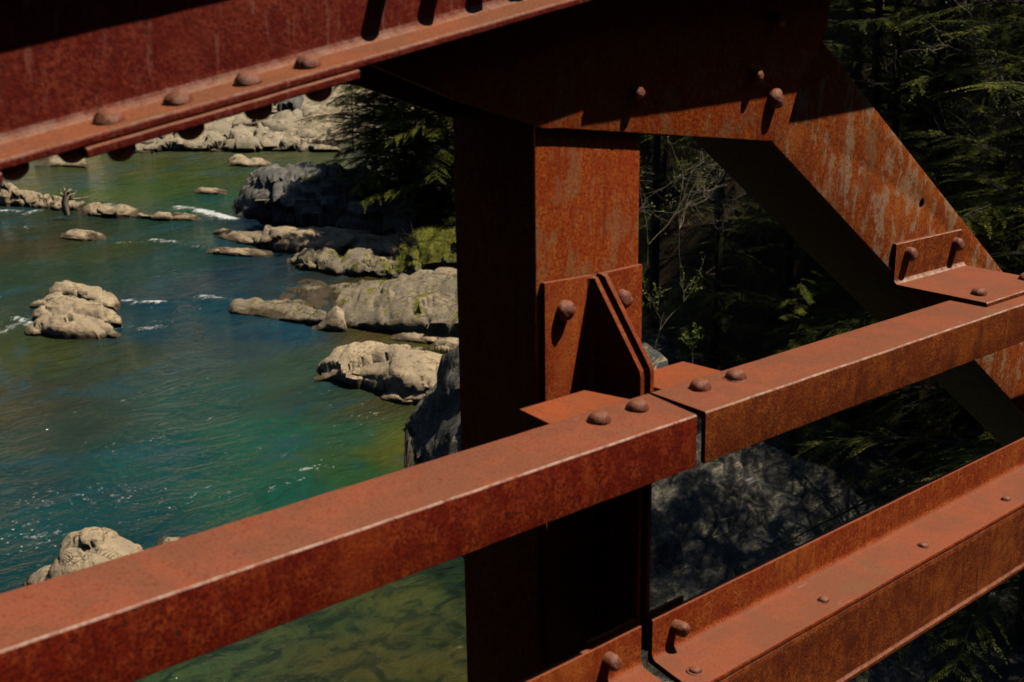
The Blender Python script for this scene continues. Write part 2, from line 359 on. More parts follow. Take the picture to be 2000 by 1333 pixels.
    c = s.mix(s.math('MULTIPLY', s.ramp(s.noise(.30, 4, .6, flow, 1.6), .50, .66, 0, .5), s.ramp(near0.outputs['Value'], 4, 8)), c, (.012, .075, .100))  # bluish patches stand in for reflected sky, mixed into the water colour
    pat = s.noise(1.3, 5, .65, flow2, 1.5); c = s.mix(s.ramp(pat, .52, .66, 0, .45), c, s.mix(1.0, c, (1.5, 1.5, 1.25), 'MULTIPLY'))
    # submerged stones near the bottom left bank
    vo = s.noise(1.5, 6, .62, s.coord((1, 1.3, 1), (0, 0, .4)), 1.0)
    near = s.new('ShaderNodeVectorMath', operation='DISTANCE'); s.l(s.tc.outputs['Object'], near.inputs[0]); near.inputs[1].default_value = atZ(700, 1330)
    nm = s.ramp(near.outputs['Value'], 3.2, 6.5, 1, 0)
    stn = s.mix(s.ramp(vo, .38, .58), (.42, .52, .60), (1.25, 1.15, .95)); c = s.mix(nm, c, s.mix(1.0, c, stn, 'MULTIPLY'))
    fn = s.noise(4.5, 8, .8, s.coord((.7, 1.3, 1), (0, 0, -rz - 1.3)), .6); fd = s.noise(16, 4, .6)
    fm = s.math('ADD', af.outputs['Fac'], s.math('MULTIPLY', s.math('SUBTRACT', fn, .5), 3.4)); fm = s.ramp(fm, .50, .95)
    fm = s.math('MULTIPLY', fm, s.ramp(af.outputs['Fac'], .0, .12))
    vp = s.new('ShaderNodeTexVoronoi'); vp.inputs['Scale'].default_value = 5.5; s.l(s.tc.outputs['Object'], vp.inputs['Vector'])
    spk = s.math('MULTIPLY', s.ramp(vp.outputs['Distance'], .10, .16, 1, 0), s.ramp(s.math('ADD', af.outputs['Fac'], s.math('MULTIPLY', s.noise(.8, 4), .5)), .40, .66))
    fm = s.math('MAXIMUM', fm, s.math('MULTIPLY', spk, .85))
    c2 = s.mix(fm, c, (.80, .80, .76))
    w1 = s.noise(.8, 4, .6, flow, 1.8); w2 = s.noise(3.2, 4, .6, flow2, 1.6); w3 = s.noise(9, 4, .65, flow)
    n = s.bump(w1, .55, .30); n = s.bump(w2, .6, .09, n); n = s.bump(w3, .45, .025, n); n = s.bump(fm, .5, .04, n)
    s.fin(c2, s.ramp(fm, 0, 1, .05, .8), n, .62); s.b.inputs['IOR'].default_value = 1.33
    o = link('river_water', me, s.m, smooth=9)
    tag(o, kind='structure')
water()

# ------------------------------------------------------------------ terrain
def fbm(p, o=4): return noise.fractal(Vector(p), 1.0, 2.0, o)
SH = sorted([(v, u) for u, v in [uv(atZ(*q)) for q in ((905, 1200), (880, 900), (890, 690), (895, 560), (870, 520), (800, 470), (720, 430), (640, 400))]])
SHV = [(-10, 9.5), (24, 9.5), (30, 4.5)] + [(v, u) for v, u in SH if v > 34]
vmax = SHV[-1][0]
SHV += [(vmax + 3, SHV[-1][1] + 2.5), (vmax + 7, SHV[-1][1] + 16), (vmax + 9, 45)]
def right_bank(u, v):
    s_ = pl(SHV, v) + sm((v - 34) / 4) * 1.3; l = u - s_
    n_ = fbm((u * .35, v * .35, 3)) * .5 + fbm((u * 1.2, v * 1.2, 9)) * .18
    if l < 0: return max(ZW - 2.0, ZW - .35 + l * .6)
    return ZW - .35 + l * .55 + max(0, l - 5) * .35 + n_ * min(1.5, .2 + l * .3)
def grid(name, us, vs, fn, mat, label=None):
    bm = bmesh.new(); G = []
    for v in vs:
        row = []
        for u in us:
            x, y = xy(u, v); row.append(bm.verts.new((x, y, fn(u, v))))
        G.append(row)
    for a, b in zip(G, G[1:]):
        for i in range(len(us) - 1): bm.faces.new((a[i], a[i + 1], b[i + 1], b[i]))
    o = link(name, bm, mat, smooth=9); tag(o, kind='structure'); return o
grid('river_bank', list(np.linspace(-8, 10, 60)) + list(np.linspace(10.6, 60, 60)), list(np.linspace(-6, 75, 130)), right_bank, M['litter'])
FARE = sorted([uv(atZ(*q)) for q in ((100, 330), (280, 297), (450, 299), (640, 294), (760, 284), (900, 276))])
FARV = [(-60, 50), (-20, 62)] + [p for p in FARE if p[0] > -19] + [(30, 84), (60, 90)]
def far_bank(u, v):
    l = v - pl(FARV, u) - .8
    n_ = fbm((u * .2, v * .2, 7)) * 1.0 + fbm((u * .8, v * .8, 5)) * .3
    if l < 0: return ZW - .3 + max(l * .5, -2)
    return ZW - .2 + min(l, 16) * .20 + max(0, l - 16) * .62 + n_ * min(1, l * .08)
grid('far_bank', list(np.linspace(-90, 70, 120)), list(np.linspace(48, 190, 110)), far_bank, M['slope'])
bm = bmesh.new(); G = []
for i in range(44):
    th = math.radians(104 + i * 4.9); row = []
    for j in range(22):
        r_ = 8 + j * 3.2 + (j * j) * .06; ed = sm(min(i, 43 - i) / 3)
        z = lerp(ZW - 1, -1.6 + (r_ - 8) * 1.0 * ed + noise.noise(Vector((r_ * .15, th * 4, 0))) * 3, sm(j / 2.0) if ed > .5 else 0)
        row.append(bm.verts.new((r_ * math.cos(th), r_ * math.sin(th), z)))
    G.append(row)
for a, b in zip(G, G[1:]):
    for j in range(21): bm.faces.new((a[j], b[j], b[j + 1], a[j + 1]))
o = link('sky_block_hillside', bm, M['litter'], smooth=9); tag(o, kind='structure')  # unseen hillside ring, added to keep sky light off the shaded steel
bed = bmesh.new(); bmesh.ops.create_grid(bed, x_segments=4, y_segments=4, size=250)
o = link('river_bed', bed, M['litter'], loc=(CAM[0] + 40, CAM[1] + 40, ZW - 2.2)); tag(o, kind='structure')

# ------------------------------------------------------------------ rocks
def _h(c, k):
    """three hashed values in -1..1 for integer cells c (n,3)"""
    c = c.astype(np.int64); o = []
    for j in range(3):
        h = (c[:, 0] * 73856093) ^ (c[:, 1] * 19349663) ^ (c[:, 2] * 83492791) ^ ((k * 7 + j + 1) * 2654435761)
        h = (h ^ (h >> 13)) * 1274126177; h = (h ^ (h >> 16)) & 0xFFFFF; o.append(h / 524287.5 - 1)
    return np.stack(o, 1)
def cells(Q, k):
    """nearest jittered point of each query, its distance and the distance to the second"""
    base = np.floor(Q); n = len(Q); d1 = np.full(n, 9e9); d2 = np.full(n, 9e9); pt = np.zeros((n, 3)); cl = np.zeros((n, 3))
    for dx in (-1, 0, 1):
        for dy in (-1, 0, 1):
            for dz in (-1, 0, 1):
                c = base + (dx, dy, dz); p = c + .5 + .42 * _h(c, k); d = np.sqrt(((Q - p) ** 2).sum(1)); m_ = d < d1
                d2 = np.where(m_, d1, np.minimum(d2, d)); pt = np.where(m_[:, None], p, pt); cl = np.where(m_[:, None], c, cl); d1 = np.minimum(d1, d)
    return pt, cl, d1, d2
def strata_all(vs, seed, amp, k=1.0, fac=.9):
    """bedding, blocky facets and open joints for a list of points"""
    P = np.array([tuple(v) for v in vs]); S = np.array([seed * 1.7, seed * .6, 0])
    N = np.array([noise.fractal(Vector((p[0] * k, p[1] * k, p[2] * k * 2.4)) * .55 + Vector((seed * 2.1, seed, 0)), .9, 2.1, 5) for p in P])
    Rn = np.array([abs(noise.noise(Vector((p[0] * k, p[1] * k, p[2] * k * 2.4)) * 1.1 + Vector((seed * 2.1, seed, 0)))) for p in P])
    Wp = np.array([tuple(noise.noise_vector(Vector(p) * k * .7)) for p in P]) * .30
    a = N * .34 + (.28 - Rn) * .34
    Q = P * (k * .70, k * .70, k * 2.0) + S + Wp
    pt, cl, d1, d2 = cells(Q, 1); T = _h(cl, 2); a += np.clip(((Q - pt) * T).sum(1) * 1.1 + T[:, 0] * .42, -.75, .75) * fac
    e = d2 - d1; a -= np.clip(1 - e / .09, 0, 1) * .38
    Q3 = Q * 2.4; pt, cl, d1, d2 = cells(Q3, 3); T = _h(cl, 4); a += np.clip(((Q3 - pt) * T).sum(1) * .5 + T[:, 1] * .25, -.45, .45) * fac * .5
    a -= np.clip(1 - (d2 - d1) / .10, 0, 1) * .10
    return a * amp
def rock(name, label, lofts, mat, amp=.16, k=1.0, group=None, cat='rock', seed=None, kind=None, fac=1.05):
    bm = bmesh.new(); seed = seed if seed is not None else (hash_(label) % 97)
    allp = []
    for L in lofts:
        top, base, dep = L['top'], L['base'], L['depth']
        x0, x1 = top[0][0], top[-1][0]; nx = L.get('nx', max(16, int((x1 - x0) / 4))); nn = L.get('nt', 26); pw = L.get('pow', .62)
        pos = []
        cols = []
        for i in range(nx + 1):
            t = i / nx; x = lerp(x0, x1, t); ff = math.sqrt(max(0.0, 1 - abs(2 * t - 1) ** L.get('round', 3.0)))
            d = dep * (.18 + .82 * ff)
            f = atZ(x, pl(base, x)); D = math.hypot(f.x - CAM[0], f.y - CAM[1]); dr = Vector(((f.x - CAM[0]) / D, (f.y - CAM[1]) / D, 0))
            rf = L.get('ridge', .5)
            tp = atD(x, pl(top, x), D + d * rf); h = max(.03, tp.z - ZW) * (ff ** .25 if ff > 0 else 0); col = []
            for j in range(nn + 1):
                ph = math.pi * (j / nn); c_ = -math.cos(ph); z = math.sin(ph) ** pw * h
                off = rf * (1 + c_) if c_ < 0 else rf + (1 - rf) * c_
                if L.get('crest'): z = h * ((1 + c_) ** .72 if c_ < 0 else max(0, 1 - c_))
                p = f + dr * (off * d) + Vector((0, 0, z))
                if j in (0, nn): p.z -= .45
                col.append(bm.verts.new(p))
            cols.append(col)
        for a, b in zip(cols, cols[1:]):
            for j in range(nn): bm.faces.new((a[j], b[j], b[j + 1], a[j + 1]))
        for c_ in (cols[0][::-1], cols[-1]): bm.faces.new(c_)
    bmesh.ops.recalc_face_normals(bm, faces=bm.faces)
    bm.normal_update()
    cen = sum((v.co for v in bm.verts), Vector()) / len(bm.verts); org = Vector((cen.x, cen.y, ZW))
    sa = strata_all([v.co for v in bm.verts], seed, amp, k * 1.15, fac); disp = [v.normal * float(q) for v, q in zip(bm.verts, sa)]
    for v, d in zip(bm.verts, disp): v.co = v.co + d - org
    o = link(name, bm, M[mat], loc=org, smooth=math.radians(50))
    tag(o, label, cat, group, kind); return o
def hash_(s):
    h = 7
    for c in s: h = (h * 31 + ord(c)) % 100003
    return h
R = rock
R('river_rock', 'rounded pale rock outcrop of four stacked ledges standing alone in the left of the river', [
    dict(top=[(97, 578), (102, 560), (115, 550), (140, 548), (165, 556), (195, 568), (222, 582), (238, 606)], base=[(97, 588), (150, 600), (238, 612)], depth=1.5),
    dict(top=[(64, 596), (100, 580), (140, 577), (190, 584), (236, 604)], base=[(64, 600), (150, 606), (236, 610)], depth=1.1),
    dict(top=[(60, 622), (70, 604), (95, 594), (150, 590), (200, 594), (234, 612), (240, 628)], base=[(60, 628), (120, 636), (240, 640)], depth=1.5),
    dict(top=[(60, 648), (75, 630), (105, 618), (145, 614), (185, 622), (215, 640), (232, 656)], base=[(60, 653), (120, 662), (190, 666), (232, 660)], depth=1.4)], 'rock_pale', amp=.13)
R('river_rock', 'long knobbly pale ledge at the left edge with the driftwood snag on it', [
    dict(top=[(-60, 380), (0, 378), (6, 364), (20, 360), (36, 368), (56, 380), (80, 388), (84, 384), (98, 384), (102, 392), (104, 386), (120, 388), (124, 394), (150, 398), (176, 410)],
         base=[(-60, 404), (0, 402), (60, 406), (110, 411), (176, 412)], depth=1.6, nx=90)], 'rock', amp=.20, k=1.5)
R('river_rock', 'low ribbed pale ledge right of the driftwood ending in white water', [
    dict(top=[(152, 418), (175, 402), (205, 400), (245, 404), (262, 412), (275, 414)], base=[(152, 421), (230, 427), (275, 424)], depth=1.3),
    dict(top=[(262, 424), (268, 414), (285, 413), (320, 416), (360, 419), (398, 429)], base=[(262, 427), (320, 431), (398, 432)], depth=.8)], 'rock', amp=.14, k=1.4)
R('river_rock', 'small pale hump of rock alone below the left ledge', [dict(top=[(118, 463), (128, 453), (150, 450), (182, 456), (208, 466)], base=[(118, 465), (160, 472), (208, 470)], depth=.9)], 'rock_pale', amp=.08)
R('river_rock', 'flat tan rock lying in green water above the white water', [dict(top=[(375, 373), (395, 367), (425, 369), (447, 377)], base=[(375, 377), (410, 381), (447, 380)], depth=.8)], 'rock_pale', amp=.06)
R('river_rock', 'two humped pale rock far out in the green pool', [dict(top=[(444, 320), (460, 305), (474, 304), (488, 314), (500, 308), (512, 309), (536, 322)], base=[(444, 324), (490, 327), (536, 326)], depth=1.6)], 'rock_pale', amp=.10)
R('river_rock', 'pale flat rock by the far left shore under the steel chord', [dict(top=[(68, 322), (95, 312), (120, 306), (145, 308), (168, 316), (172, 326)], base=[(68, 325), (120, 326), (172, 329)], depth=2.6)], 'rock_pale', amp=.12)
R('river_rock', 'tiny pale rock beside the tip of the dark grey ledge', [dict(top=[(418, 454), (436, 448), (452, 450), (462, 456)], base=[(418, 456), (440, 459), (462, 458)], depth=.6)], 'rock_pale', amp=.05)
R('river_rock', 'long flat tan slab in front of the grey ledge', [dict(top=[(402, 490), (430, 486), (500, 488), (536, 493)], base=[(402, 495), (460, 502), (510, 503), (536, 499)], depth=.8, pow=.4)], 'rock_pale', amp=.06)
R('river_rock', 'low grey spit of rock pointing left from the blocky ledge', [dict(top=[(430, 462), (460, 459), (500, 457), (530, 455)], base=[(430, 465), (470, 477), (530, 486)], depth=1.3)], 'rock', amp=.10)
R('shore_boulder', 'big smooth grey boulder rising from the water at the left end of the shaded group', [
    dict(top=[(458, 420), (466, 396), (480, 366), (500, 342), (522, 327), (552, 320), (572, 324), (580, 360)], base=[(458, 424), (500, 429), (580, 434)], depth=3.8, pow=.62, ridge=.62, round=6)], 'rock_grey', amp=.22, k=.85, fac=1.3)
R('shore_boulder', 'broad cleft grey boulder second from the left in the shaded group', [
    dict(top=[(538, 370), (552, 340), (575, 326), (620, 322), (660, 326), (690, 344), (700, 400)], base=[(538, 440), (600, 446), (700, 444)], depth=4.4, pow=.55, ridge=.6, round=6)], 'rock_grey', amp=.26, k=.85, fac=1.3)
R('shore_boulder', 'shaded sloping boulder at the foot of the hemlock', [
    dict(top=[(650, 380), (672, 345), (710, 338), (760, 352), (800, 370), (815, 420)], base=[(650, 440), (710, 446), (815, 456)], depth=4.6, pow=.6, ridge=.6, round=6)], 'rock_grey', amp=.26, k=.85, fac=1.3)
R('shore_boulder', 'low angular dark boulder at the water under the shaded group', [
    dict(top=[(650, 430), (672, 404), (706, 390), (740, 402), (762, 430), (778, 452)], base=[(650, 450), (710, 458), (778, 462)], depth=2.0, pow=.6)], 'rock_grey', amp=.18, k=.9)
R('shore_boulder', 'broken dark boulder between the shaded group and the post', [
    dict(top=[(730, 420), (760, 385), (810, 370), (860, 378), (905, 390), (960, 400)], base=[(730, 462), (800, 474), (880, 480), (960, 480)], depth=4.5, pow=.6, ridge=.6)], 'rock_grey', amp=.3, k=.7)
R('shore_ledge', 'blocky grey ledge with a straight cracked front below the shaded boulders', [
    dict(top=[(508, 470), (522, 448), (545, 440), (575, 446), (640, 452), (710, 460), (780, 470), (900, 480)], base=[(508, 490), (560, 494), (640, 498), (730, 500), (900, 505)], depth=2.2, pow=.38, round=5)], 'rock', amp=.16, k=1.0)
R('shore_ledge', 'rough brown ledge dotted with moss in front of the blocky one', [
    dict(top=[(558, 517), (580, 504), (610, 497), (640, 500), (665, 508), (700, 502), (740, 505), (790, 512), (830, 510)], base=[(558, 522), (600, 531), (650, 536), (720, 541), (830, 552)], depth=1.8)], 'rock_mid', amp=.22, k=1.6)
R('mossy_mound', 'bright green moss covered mound beside the dark post', [
    dict(top=[(776, 510), (792, 482), (815, 464), (845, 455), (890, 452), (960, 450)], base=[(776, 545), (820, 552), (900, 556), (960, 560)], depth=3.0, pow=.6, ridge=.6)], 'rock_mossy', amp=.2, k=1.2)
R('shore_boulder', 'rounded grey boulder under the mossy mound', [
    dict(top=[(806, 536), (824, 526), (860, 524), (900, 528), (960, 530)], base=[(806, 560), (860, 566), (960, 570)], depth=1.2)], 'rock', amp=.12)
R('shore_ledge', 'long grey ledge tapering to a low point in the river', [
    dict(top=[(452, 604), (462, 597), (480, 600), (500, 598), (530, 602), (548, 605), (600, 602), (640, 608)], base=[(448, 612), (500, 618), (560, 628), (640, 642)], depth=1.5, pow=.45),
    dict(top=[(545, 602), (556, 582), (575, 578), (610, 584), (650, 578), (690, 576), (740, 564), (790, 555), (900, 551), (960, 555)],
         base=[(545, 606), (600, 612), (680, 642), (760, 654), (840, 668), (960, 676)], depth=4.2, pow=.42, ridge=.62)], 'rock_mid', amp=.14, k=1.1)
R('shore_boulder', 'pale pyramid shaped boulder against the long ledge', [dict(top=[(608, 642), (634, 620), (660, 602), (672, 610), (680, 646)], base=[(608, 644), (645, 650), (680, 650)], depth=.9, pow=.8)], 'rock_pale', amp=.06)
R('shore_boulder', 'low tan boulder at the right foot of the long ledge', [dict(top=[(764, 660), (790, 650), (840, 652), (880, 662)], base=[(764, 664), (820, 672), (880, 676)], depth=.9)], 'rock_pale', amp=.08)
R('shore_boulder', 'small brown boulder between the long ledge and the wedge rock', [dict(top=[(784, 690), (800, 681), (825, 682), (844, 692)], base=[(784, 694), (815, 699), (844, 697)], depth=.7)], 'rock', amp=.06)
R('shore_boulder', 'pale smooth boulder leaning on the dark post above the grass', [dict(top=[(836, 682), (852, 668), (875, 665), (920, 672)], base=[(836, 688), (870, 694), (920, 696)], depth=1.0)], 'rock_pale', amp=.06)
R('shore_boulder', 'big wedge shaped pale rock jutting into the green water', [
    dict(top=[(617, 736), (626, 712), (644, 696), (662, 683), (684, 680), (705, 684), (780, 686), (830, 694), (880, 712), (950, 730)],
         base=[(617, 746), (680, 755), (740, 768), (790, 786), (880, 796), (950, 800)], depth=2.4, pow=.36, ridge=.6)], 'rock_pale', amp=.12, k=1.0)
R('shore_boulder', 'low pale slab with a grassy waterline in front of the wedge rock', [
    dict(top=[(748, 776), (770, 764), (800, 757), (836, 756), (900, 765)], base=[(748, 780), (790, 790), (830, 798), (900, 800)], depth=1.0, pow=.5)], 'rock_pale', amp=.08)
R('river_rock', 'bumpy pale rock showing over the mid rail at lower left', [
    dict(top=[(118, 1110), (130, 1066), (150, 1046), (178, 1040), (215, 1044), (245, 1058), (275, 1072), (300, 1100)], base=[(118, 1130), (200, 1150), (300, 1140)], depth=1.1),
    dict(top=[(48, 1156), (75, 1134), (120, 1108), (150, 1084), (200, 1088), (330, 1160)], base=[(48, 1165), (120, 1200), (330, 1230)], depth=1.3)], 'rock_pale', amp=.09, k=1.3)
R('river_rock', 'sliver of pale rock peeping over the mid rail', [dict(top=[(306, 1066), (325, 1056), (345, 1053), (372, 1064)], base=[(306, 1072), (340, 1080), (372, 1076)], depth=.5)], 'rock_pale', amp=.04)
# steep slabs below the bridge
R('rock_slab', 'huge mottled rock slab with swirling grain directly behind the post', [
    dict(top=[(800, 905), (812, 862), (820, 838), (830, 792), (858, 742), (880, 692), (950, 650), (1100, 624), (1200, 640), (1250, 668), (1330, 752), (1420, 830), (1470, 868), (1560, 918), (1670, 994), (1760, 1060), (1850, 1134), (1940, 1210), (2060, 1290)],
         base=[(800, 960), (830, 1000), (880, 1040), (960, 1130), (1050, 1280), (1200, 1500), (2060, 1750)], depth=9.5, nx=190, nt=80, pow=.9, ridge=.66, round=8, crest=1)], 'rock_slab', amp=.26, k=.9, cat='rock slab', fac=.55)
R('rock_slab', 'darker rock slab with a pale sunlit crest behind the mottled one', [
    dict(top=[(1150, 600), (1250, 640), (1290, 660), (1330, 682), (1372, 702), (1412, 724), (1500, 786), (1595, 833), (1690, 898), (1775, 962), (1870, 1030), (2000, 1120), (2150, 1210)],
         base=[(1150, 900), (1400, 960), (1700, 1150), (2150, 1400)], depth=7.5, nx=120, nt=50, pow=.8, ridge=.6, round=8, crest=1)], 'rock_slab', amp=.20, k=.8, cat='rock slab', fac=.6)
# rocky far shore: rows of individual boulders
rr = random.Random(5)
FL = ['pale rounded boulder on the far shore, {}']
wh = [
 ((205, 300), 292, 299, 'low one at the left end under the steel chord'), ((268, 345), 272, 297, 'waterline one with a flat top left of centre'), ((335, 398), 262, 296, 'waterline one beside the dark notch'),
 ((388, 436), 266, 296, 'small upright one right of the dark notch'), ((424, 500), 268, 297, 'broad low one in the middle of the waterline'), ((486, 560), 264, 297, 'waterline one with a green tint'),
 ((545, 612), 274, 296, 'long thin one near the right end'), ((600, 652), 280, 297, 'flat bright one at the right end by the rapids')]
for (xa, xb), yt, yb, tx in wh:
    yt -= 7; xa -= 8; xb += 8
    xm = lerp(xa, xb, rr.uniform(.35, .65))
    R('far_shore_boulder', 'pale far shore boulder, ' + tx, [dict(top=[(xa, yb - 5), (lerp(xa, xm, .5), yt + 4), (xm, yt), (lerp(xm, xb, .6), yt + 6), (xb, yb - 4)], base=[(xa, yb), (xb, yb)], depth=rr.uniform(3, 4.5), nx=34, pow=.6)], 'rock_far', amp=.35, k=.7, group='boulders of the far shore')
def raised(label, x0, x1, yt, yb, lift, mat='rock_far', grp='boulders of the far shore', amp=.4, dep=4.0):
    """a boulder resting up the far bank: the foot lies lift metres above the river"""
    bm = bmesh.new(); f = Vector(CAM) ; D = 58.0
    while D < 130:
        f = atD((x0 + x1) / 2, yb, D); uu, vv = uv(f)
        if f.z < max(far_bank(uu, vv), ZW): break
        D += .4
    sx = (x1 - x0) / 2 * D / F_PX; sz = (yb - yt) * D / F_PX * 1.04
    bmesh.ops.create_icosphere(bm, subdivisions=4, radius=1)
    sd_ = hash_(label) % 50
    pp = []
    for v in bm.verts:
        q = Vector([math.copysign(abs(a) ** .72, a) for a in v.co])
        pp.append(Vector((q.x * sx, q.y * dep * .5, (q.z if q.z > 0 else q.z * .5) * sz)))
    sa = strata_all([Vector((p.x + D, p.y, p.z)) for p in pp], sd_, amp, .7, 1.0)
    for v, p, wob in zip(bm.verts, pp, sa):
        n_ = v.co.normalized(); wob = float(wob); x, y = p.x + n_.x * wob, p.y + n_.y * wob
        v.co = Vector((RT[0] * x + FW[0] * y, RT[1] * x + FW[1] * y, p.z + n_.z * wob - .15))
    o = link('far_shore_boulder', bm, M[mat], loc=(f.x + FW[0] * dep * .5, f.y + FW[1] * dep * .5, f.z), smooth=math.radians(50)); tag(o, label, 'rock', grp)
up = [(250, 330, 262, 284, 1.1, 'grey one just below the chord at far left'), (300, 372, 246, 272, 1.5, 'second row, left of the notch'), (360, 440, 240, 270, 1.6, 'wide grey one above the notch'),
      (430, 510, 246, 272, 1.4, 'sloping one in the second row'), (500, 575, 242, 270, 1.5, 'flat topped one in the second row right'), (560, 626, 252, 274, 1.2, 'rusty one above the right waterline'),
      (610, 672, 256, 276, 1.1, 'half hidden by the hemlock tips'), (395, 470, 222, 250, 2.4, 'third row, bright sloping face'), (460, 530, 218, 248, 2.4, 'third row, smooth middle one'),
      (525, 590, 222, 250, 2.3, 'third row, beside the bare bushes'), (505, 548, 196, 226, 3.2, 'tall upright one at the top left'), (540, 580, 196, 228, 3.2, 'dark cleft one at the top'), (575, 625, 206, 234, 2.9, 'top right one under the brush'),
      (640, 720, 262, 276, 1.0, 'across the bend behind the hemlock'), (740, 830, 258, 274, 1.0, 'pale one farthest right across the bend')]
for x0, x1, yt, yb, lf, tx in up: raised('far shore boulder, ' + tx, x0, x1, yt, yb, lf, 'rock_grey' if 'dark' in tx else 'rock_far')

# ------------------------------------------------------------------ vegetation builders
def tube(bm, pts, rads, k=4):
    prev = None; up_ = Vector((0, 0, 1))
    for i, p in enumerate(pts):
        d = (pts[min(i + 1, len(pts) - 1)] - pts[max(i - 1, 0)]).normalized()
        a = d.cross(up_ if abs(d.z) < .9 else Vector((1, 0, 0))).normalized(); b = d.cross(a)
        ring = [bm.verts.new(p + (a * math.cos(q * 2 * math.pi / k) + b * math.sin(q * 2 * math.pi / k)) * rads[i]) for q in range(k)]
        if prev:
            for q in range(k): bm.faces.new((prev[q], prev[(q + 1) % k], ring[(q + 1) % k], ring[q]))
        prev = ring
def leaflet(vs, fs, p, d, n_, L, W):
    s_ = d.cross(n_)
    if s_.length < 1e-4: return
    s_ = s_.normalized() * W; i = len(vs)
    vs += [p, p + d * L * .45 + s_, p + d * L, p + d * L * .45 - s_]; fs.append((i, i + 1, i + 2, i + 3))
def conifer_mesh(h, r, seed, zlow=.12, nl=60, lw=1.0, dens=1.0, shp=.6, rng=(.45, 1.2)):
    rd = random.Random(seed); wood = bmesh.new(); vs, fs = [], []
    lean = Vector((rd.uniform(-.04, .04), rd.uniform(-.04, .04), 1))
    tube(wood, [lean * (h * t) for t in (0, .15, .35, .6, .85, 1)], [h * q_ for q_ in ((.016, .013, .011, .007, .003, .001) if zlow > .03 else (.010, .008, .006, .004, .002, .001))], 7)
    limbs = bmesh.new()
    for i in range(nl):
        t = zlow + (1 - zlow) * ((i + rd.random()) / nl) ** .9; z = h * t
        L = r * (1 - (t - zlow) / (1 - zlow + .02)) ** shp * rd.uniform(*rng) + .25
        az = i * 2.4 + rd.uniform(-.7, .7); d = Vector((math.cos(az), math.sin(az), rd.uniform(-.25, .55)))
        p = lean * z; pts = [p.copy()]; n = 8; st = L / n
        for k in range(n):
            d = (d + Vector((rd.uniform(-.12, .12), rd.uniform(-.12, .12), -.055))).normalized(); p = p + d * st; pts.append(p.copy())
        tube(limbs, pts, [max(.006, (.010 + .011 * L) * (1 - k / (n + .5))) for k in range(n + 1)], 4)
        for k in range(2, n + 1):
            for sub in range(int(2 * dens) + 1):
                for sd_ in (-1, 1):
                    if rd.random() < .12: continue
                    base = pts[k - 1].lerp(pts[k], rd.random()); dd = (pts[k] - pts[k - 1]).normalized()
                    side = dd.cross(Vector((0, 0, 1))).normalized() * sd_
                    td = (dd * rd.uniform(.5, 1.0) + side * rd.uniform(.5, 1.0) + Vector((0, 0, rd.uniform(-.3, .12)))).normalized()
                    TL = L * rd.uniform(.14, .30) * (1.25 - k / n * .6); m_ = max(5, int(TL / .042))
                    q = base.copy(); nn = Vector((rd.uniform(-.3, .3), rd.uniform(-.3, .3), 1)).normalized()
                    for j in range(m_):
                        td = (td + Vector((rd.uniform(-.06, .06), rd.uniform(-.06, .06), -.018))).normalized(); q2 = q + td * TL / m_
                        s2 = td.cross(nn)
                        for e in (-1, 1):
                            ld = (td * .7 + s2 * e * .75 + Vector((0, 0, rd.uniform(-.15, .15)))).normalized()
                            leaflet(vs, fs, q, ld, nn, rd.uniform(.05, .15) * lw * (1.15 - .85 * j / m_), .010 * lw)
                        q = q2
                    leaflet(vs, fs, q, td, nn, .07 * lw, .010 * lw)
    me = bpy.data.meshes.new('foliage'); me.from_pydata([tuple(v) for v in vs], [], fs)
    return wood, limbs, me
def bare_mesh(h, seed, spread=.6, lv=5, buds=0, r0=None, twist=.25, up_=.12, bp=1.0):
    rd = random.Random(seed); bm = bmesh.new(); vs, fs = [], []
    def br(p, d, L, r, l):
        n = 5; pts = [p.copy()]; q = p.copy()
        for k in range(n):
            d = (d + Vector((rd.uniform(-1, 1), rd.uniform(-1, 1), rd.uniform(-1, 1))) * twist + Vector((0, 0, up_ * .5))).normalized(); q = q + d * L / n; pts.append(q.copy())
        tube(bm, pts, [max(r * (1 - .55 * k / n), .0022) for k in range(n + 1)], 5 if l > 3 else 3)
        if l <= 1 and buds:
            for pp in pts[1:]:
                for _ in range(buds):
                    if rd.random() > bp: continue
                    dd = Vector((rd.uniform(-1, 1), rd.uniform(-1, 1), rd.uniform(-.5, 1))).normalized()
                    leaflet(vs, fs, pp, dd, Vector((rd.uniform(-1, 1), rd.uniform(-1, 1), .8)).normalized(), rd.uniform(.03, .06), .018)
        if l == 0: return
        for k in range(rd.choice((3, 4, 4))):
            a = pts[rd.randint(2, n)]; nd = (d + Vector((rd.uniform(-1, 1), rd.uniform(-1, 1), rd.uniform(-.5, .7))) * spread * 1.6).normalized()
            br(a, nd, L * rd.uniform(.5, .8), r * .55, l - 1)
    br(Vector(), Vector((rd.uniform(-.15, .15), rd.uniform(-.15, .15), 1)).normalized(), h * .42, r0 or h * .012, lv - 1)
    me = bpy.data.meshes.new('leaves'); me.from_pydata([tuple(v) for v in vs], [], fs)
    return bm, me
def ground(u, v): return right_bank(u, v) if v < vmax + 6 else far_bank(u, v)

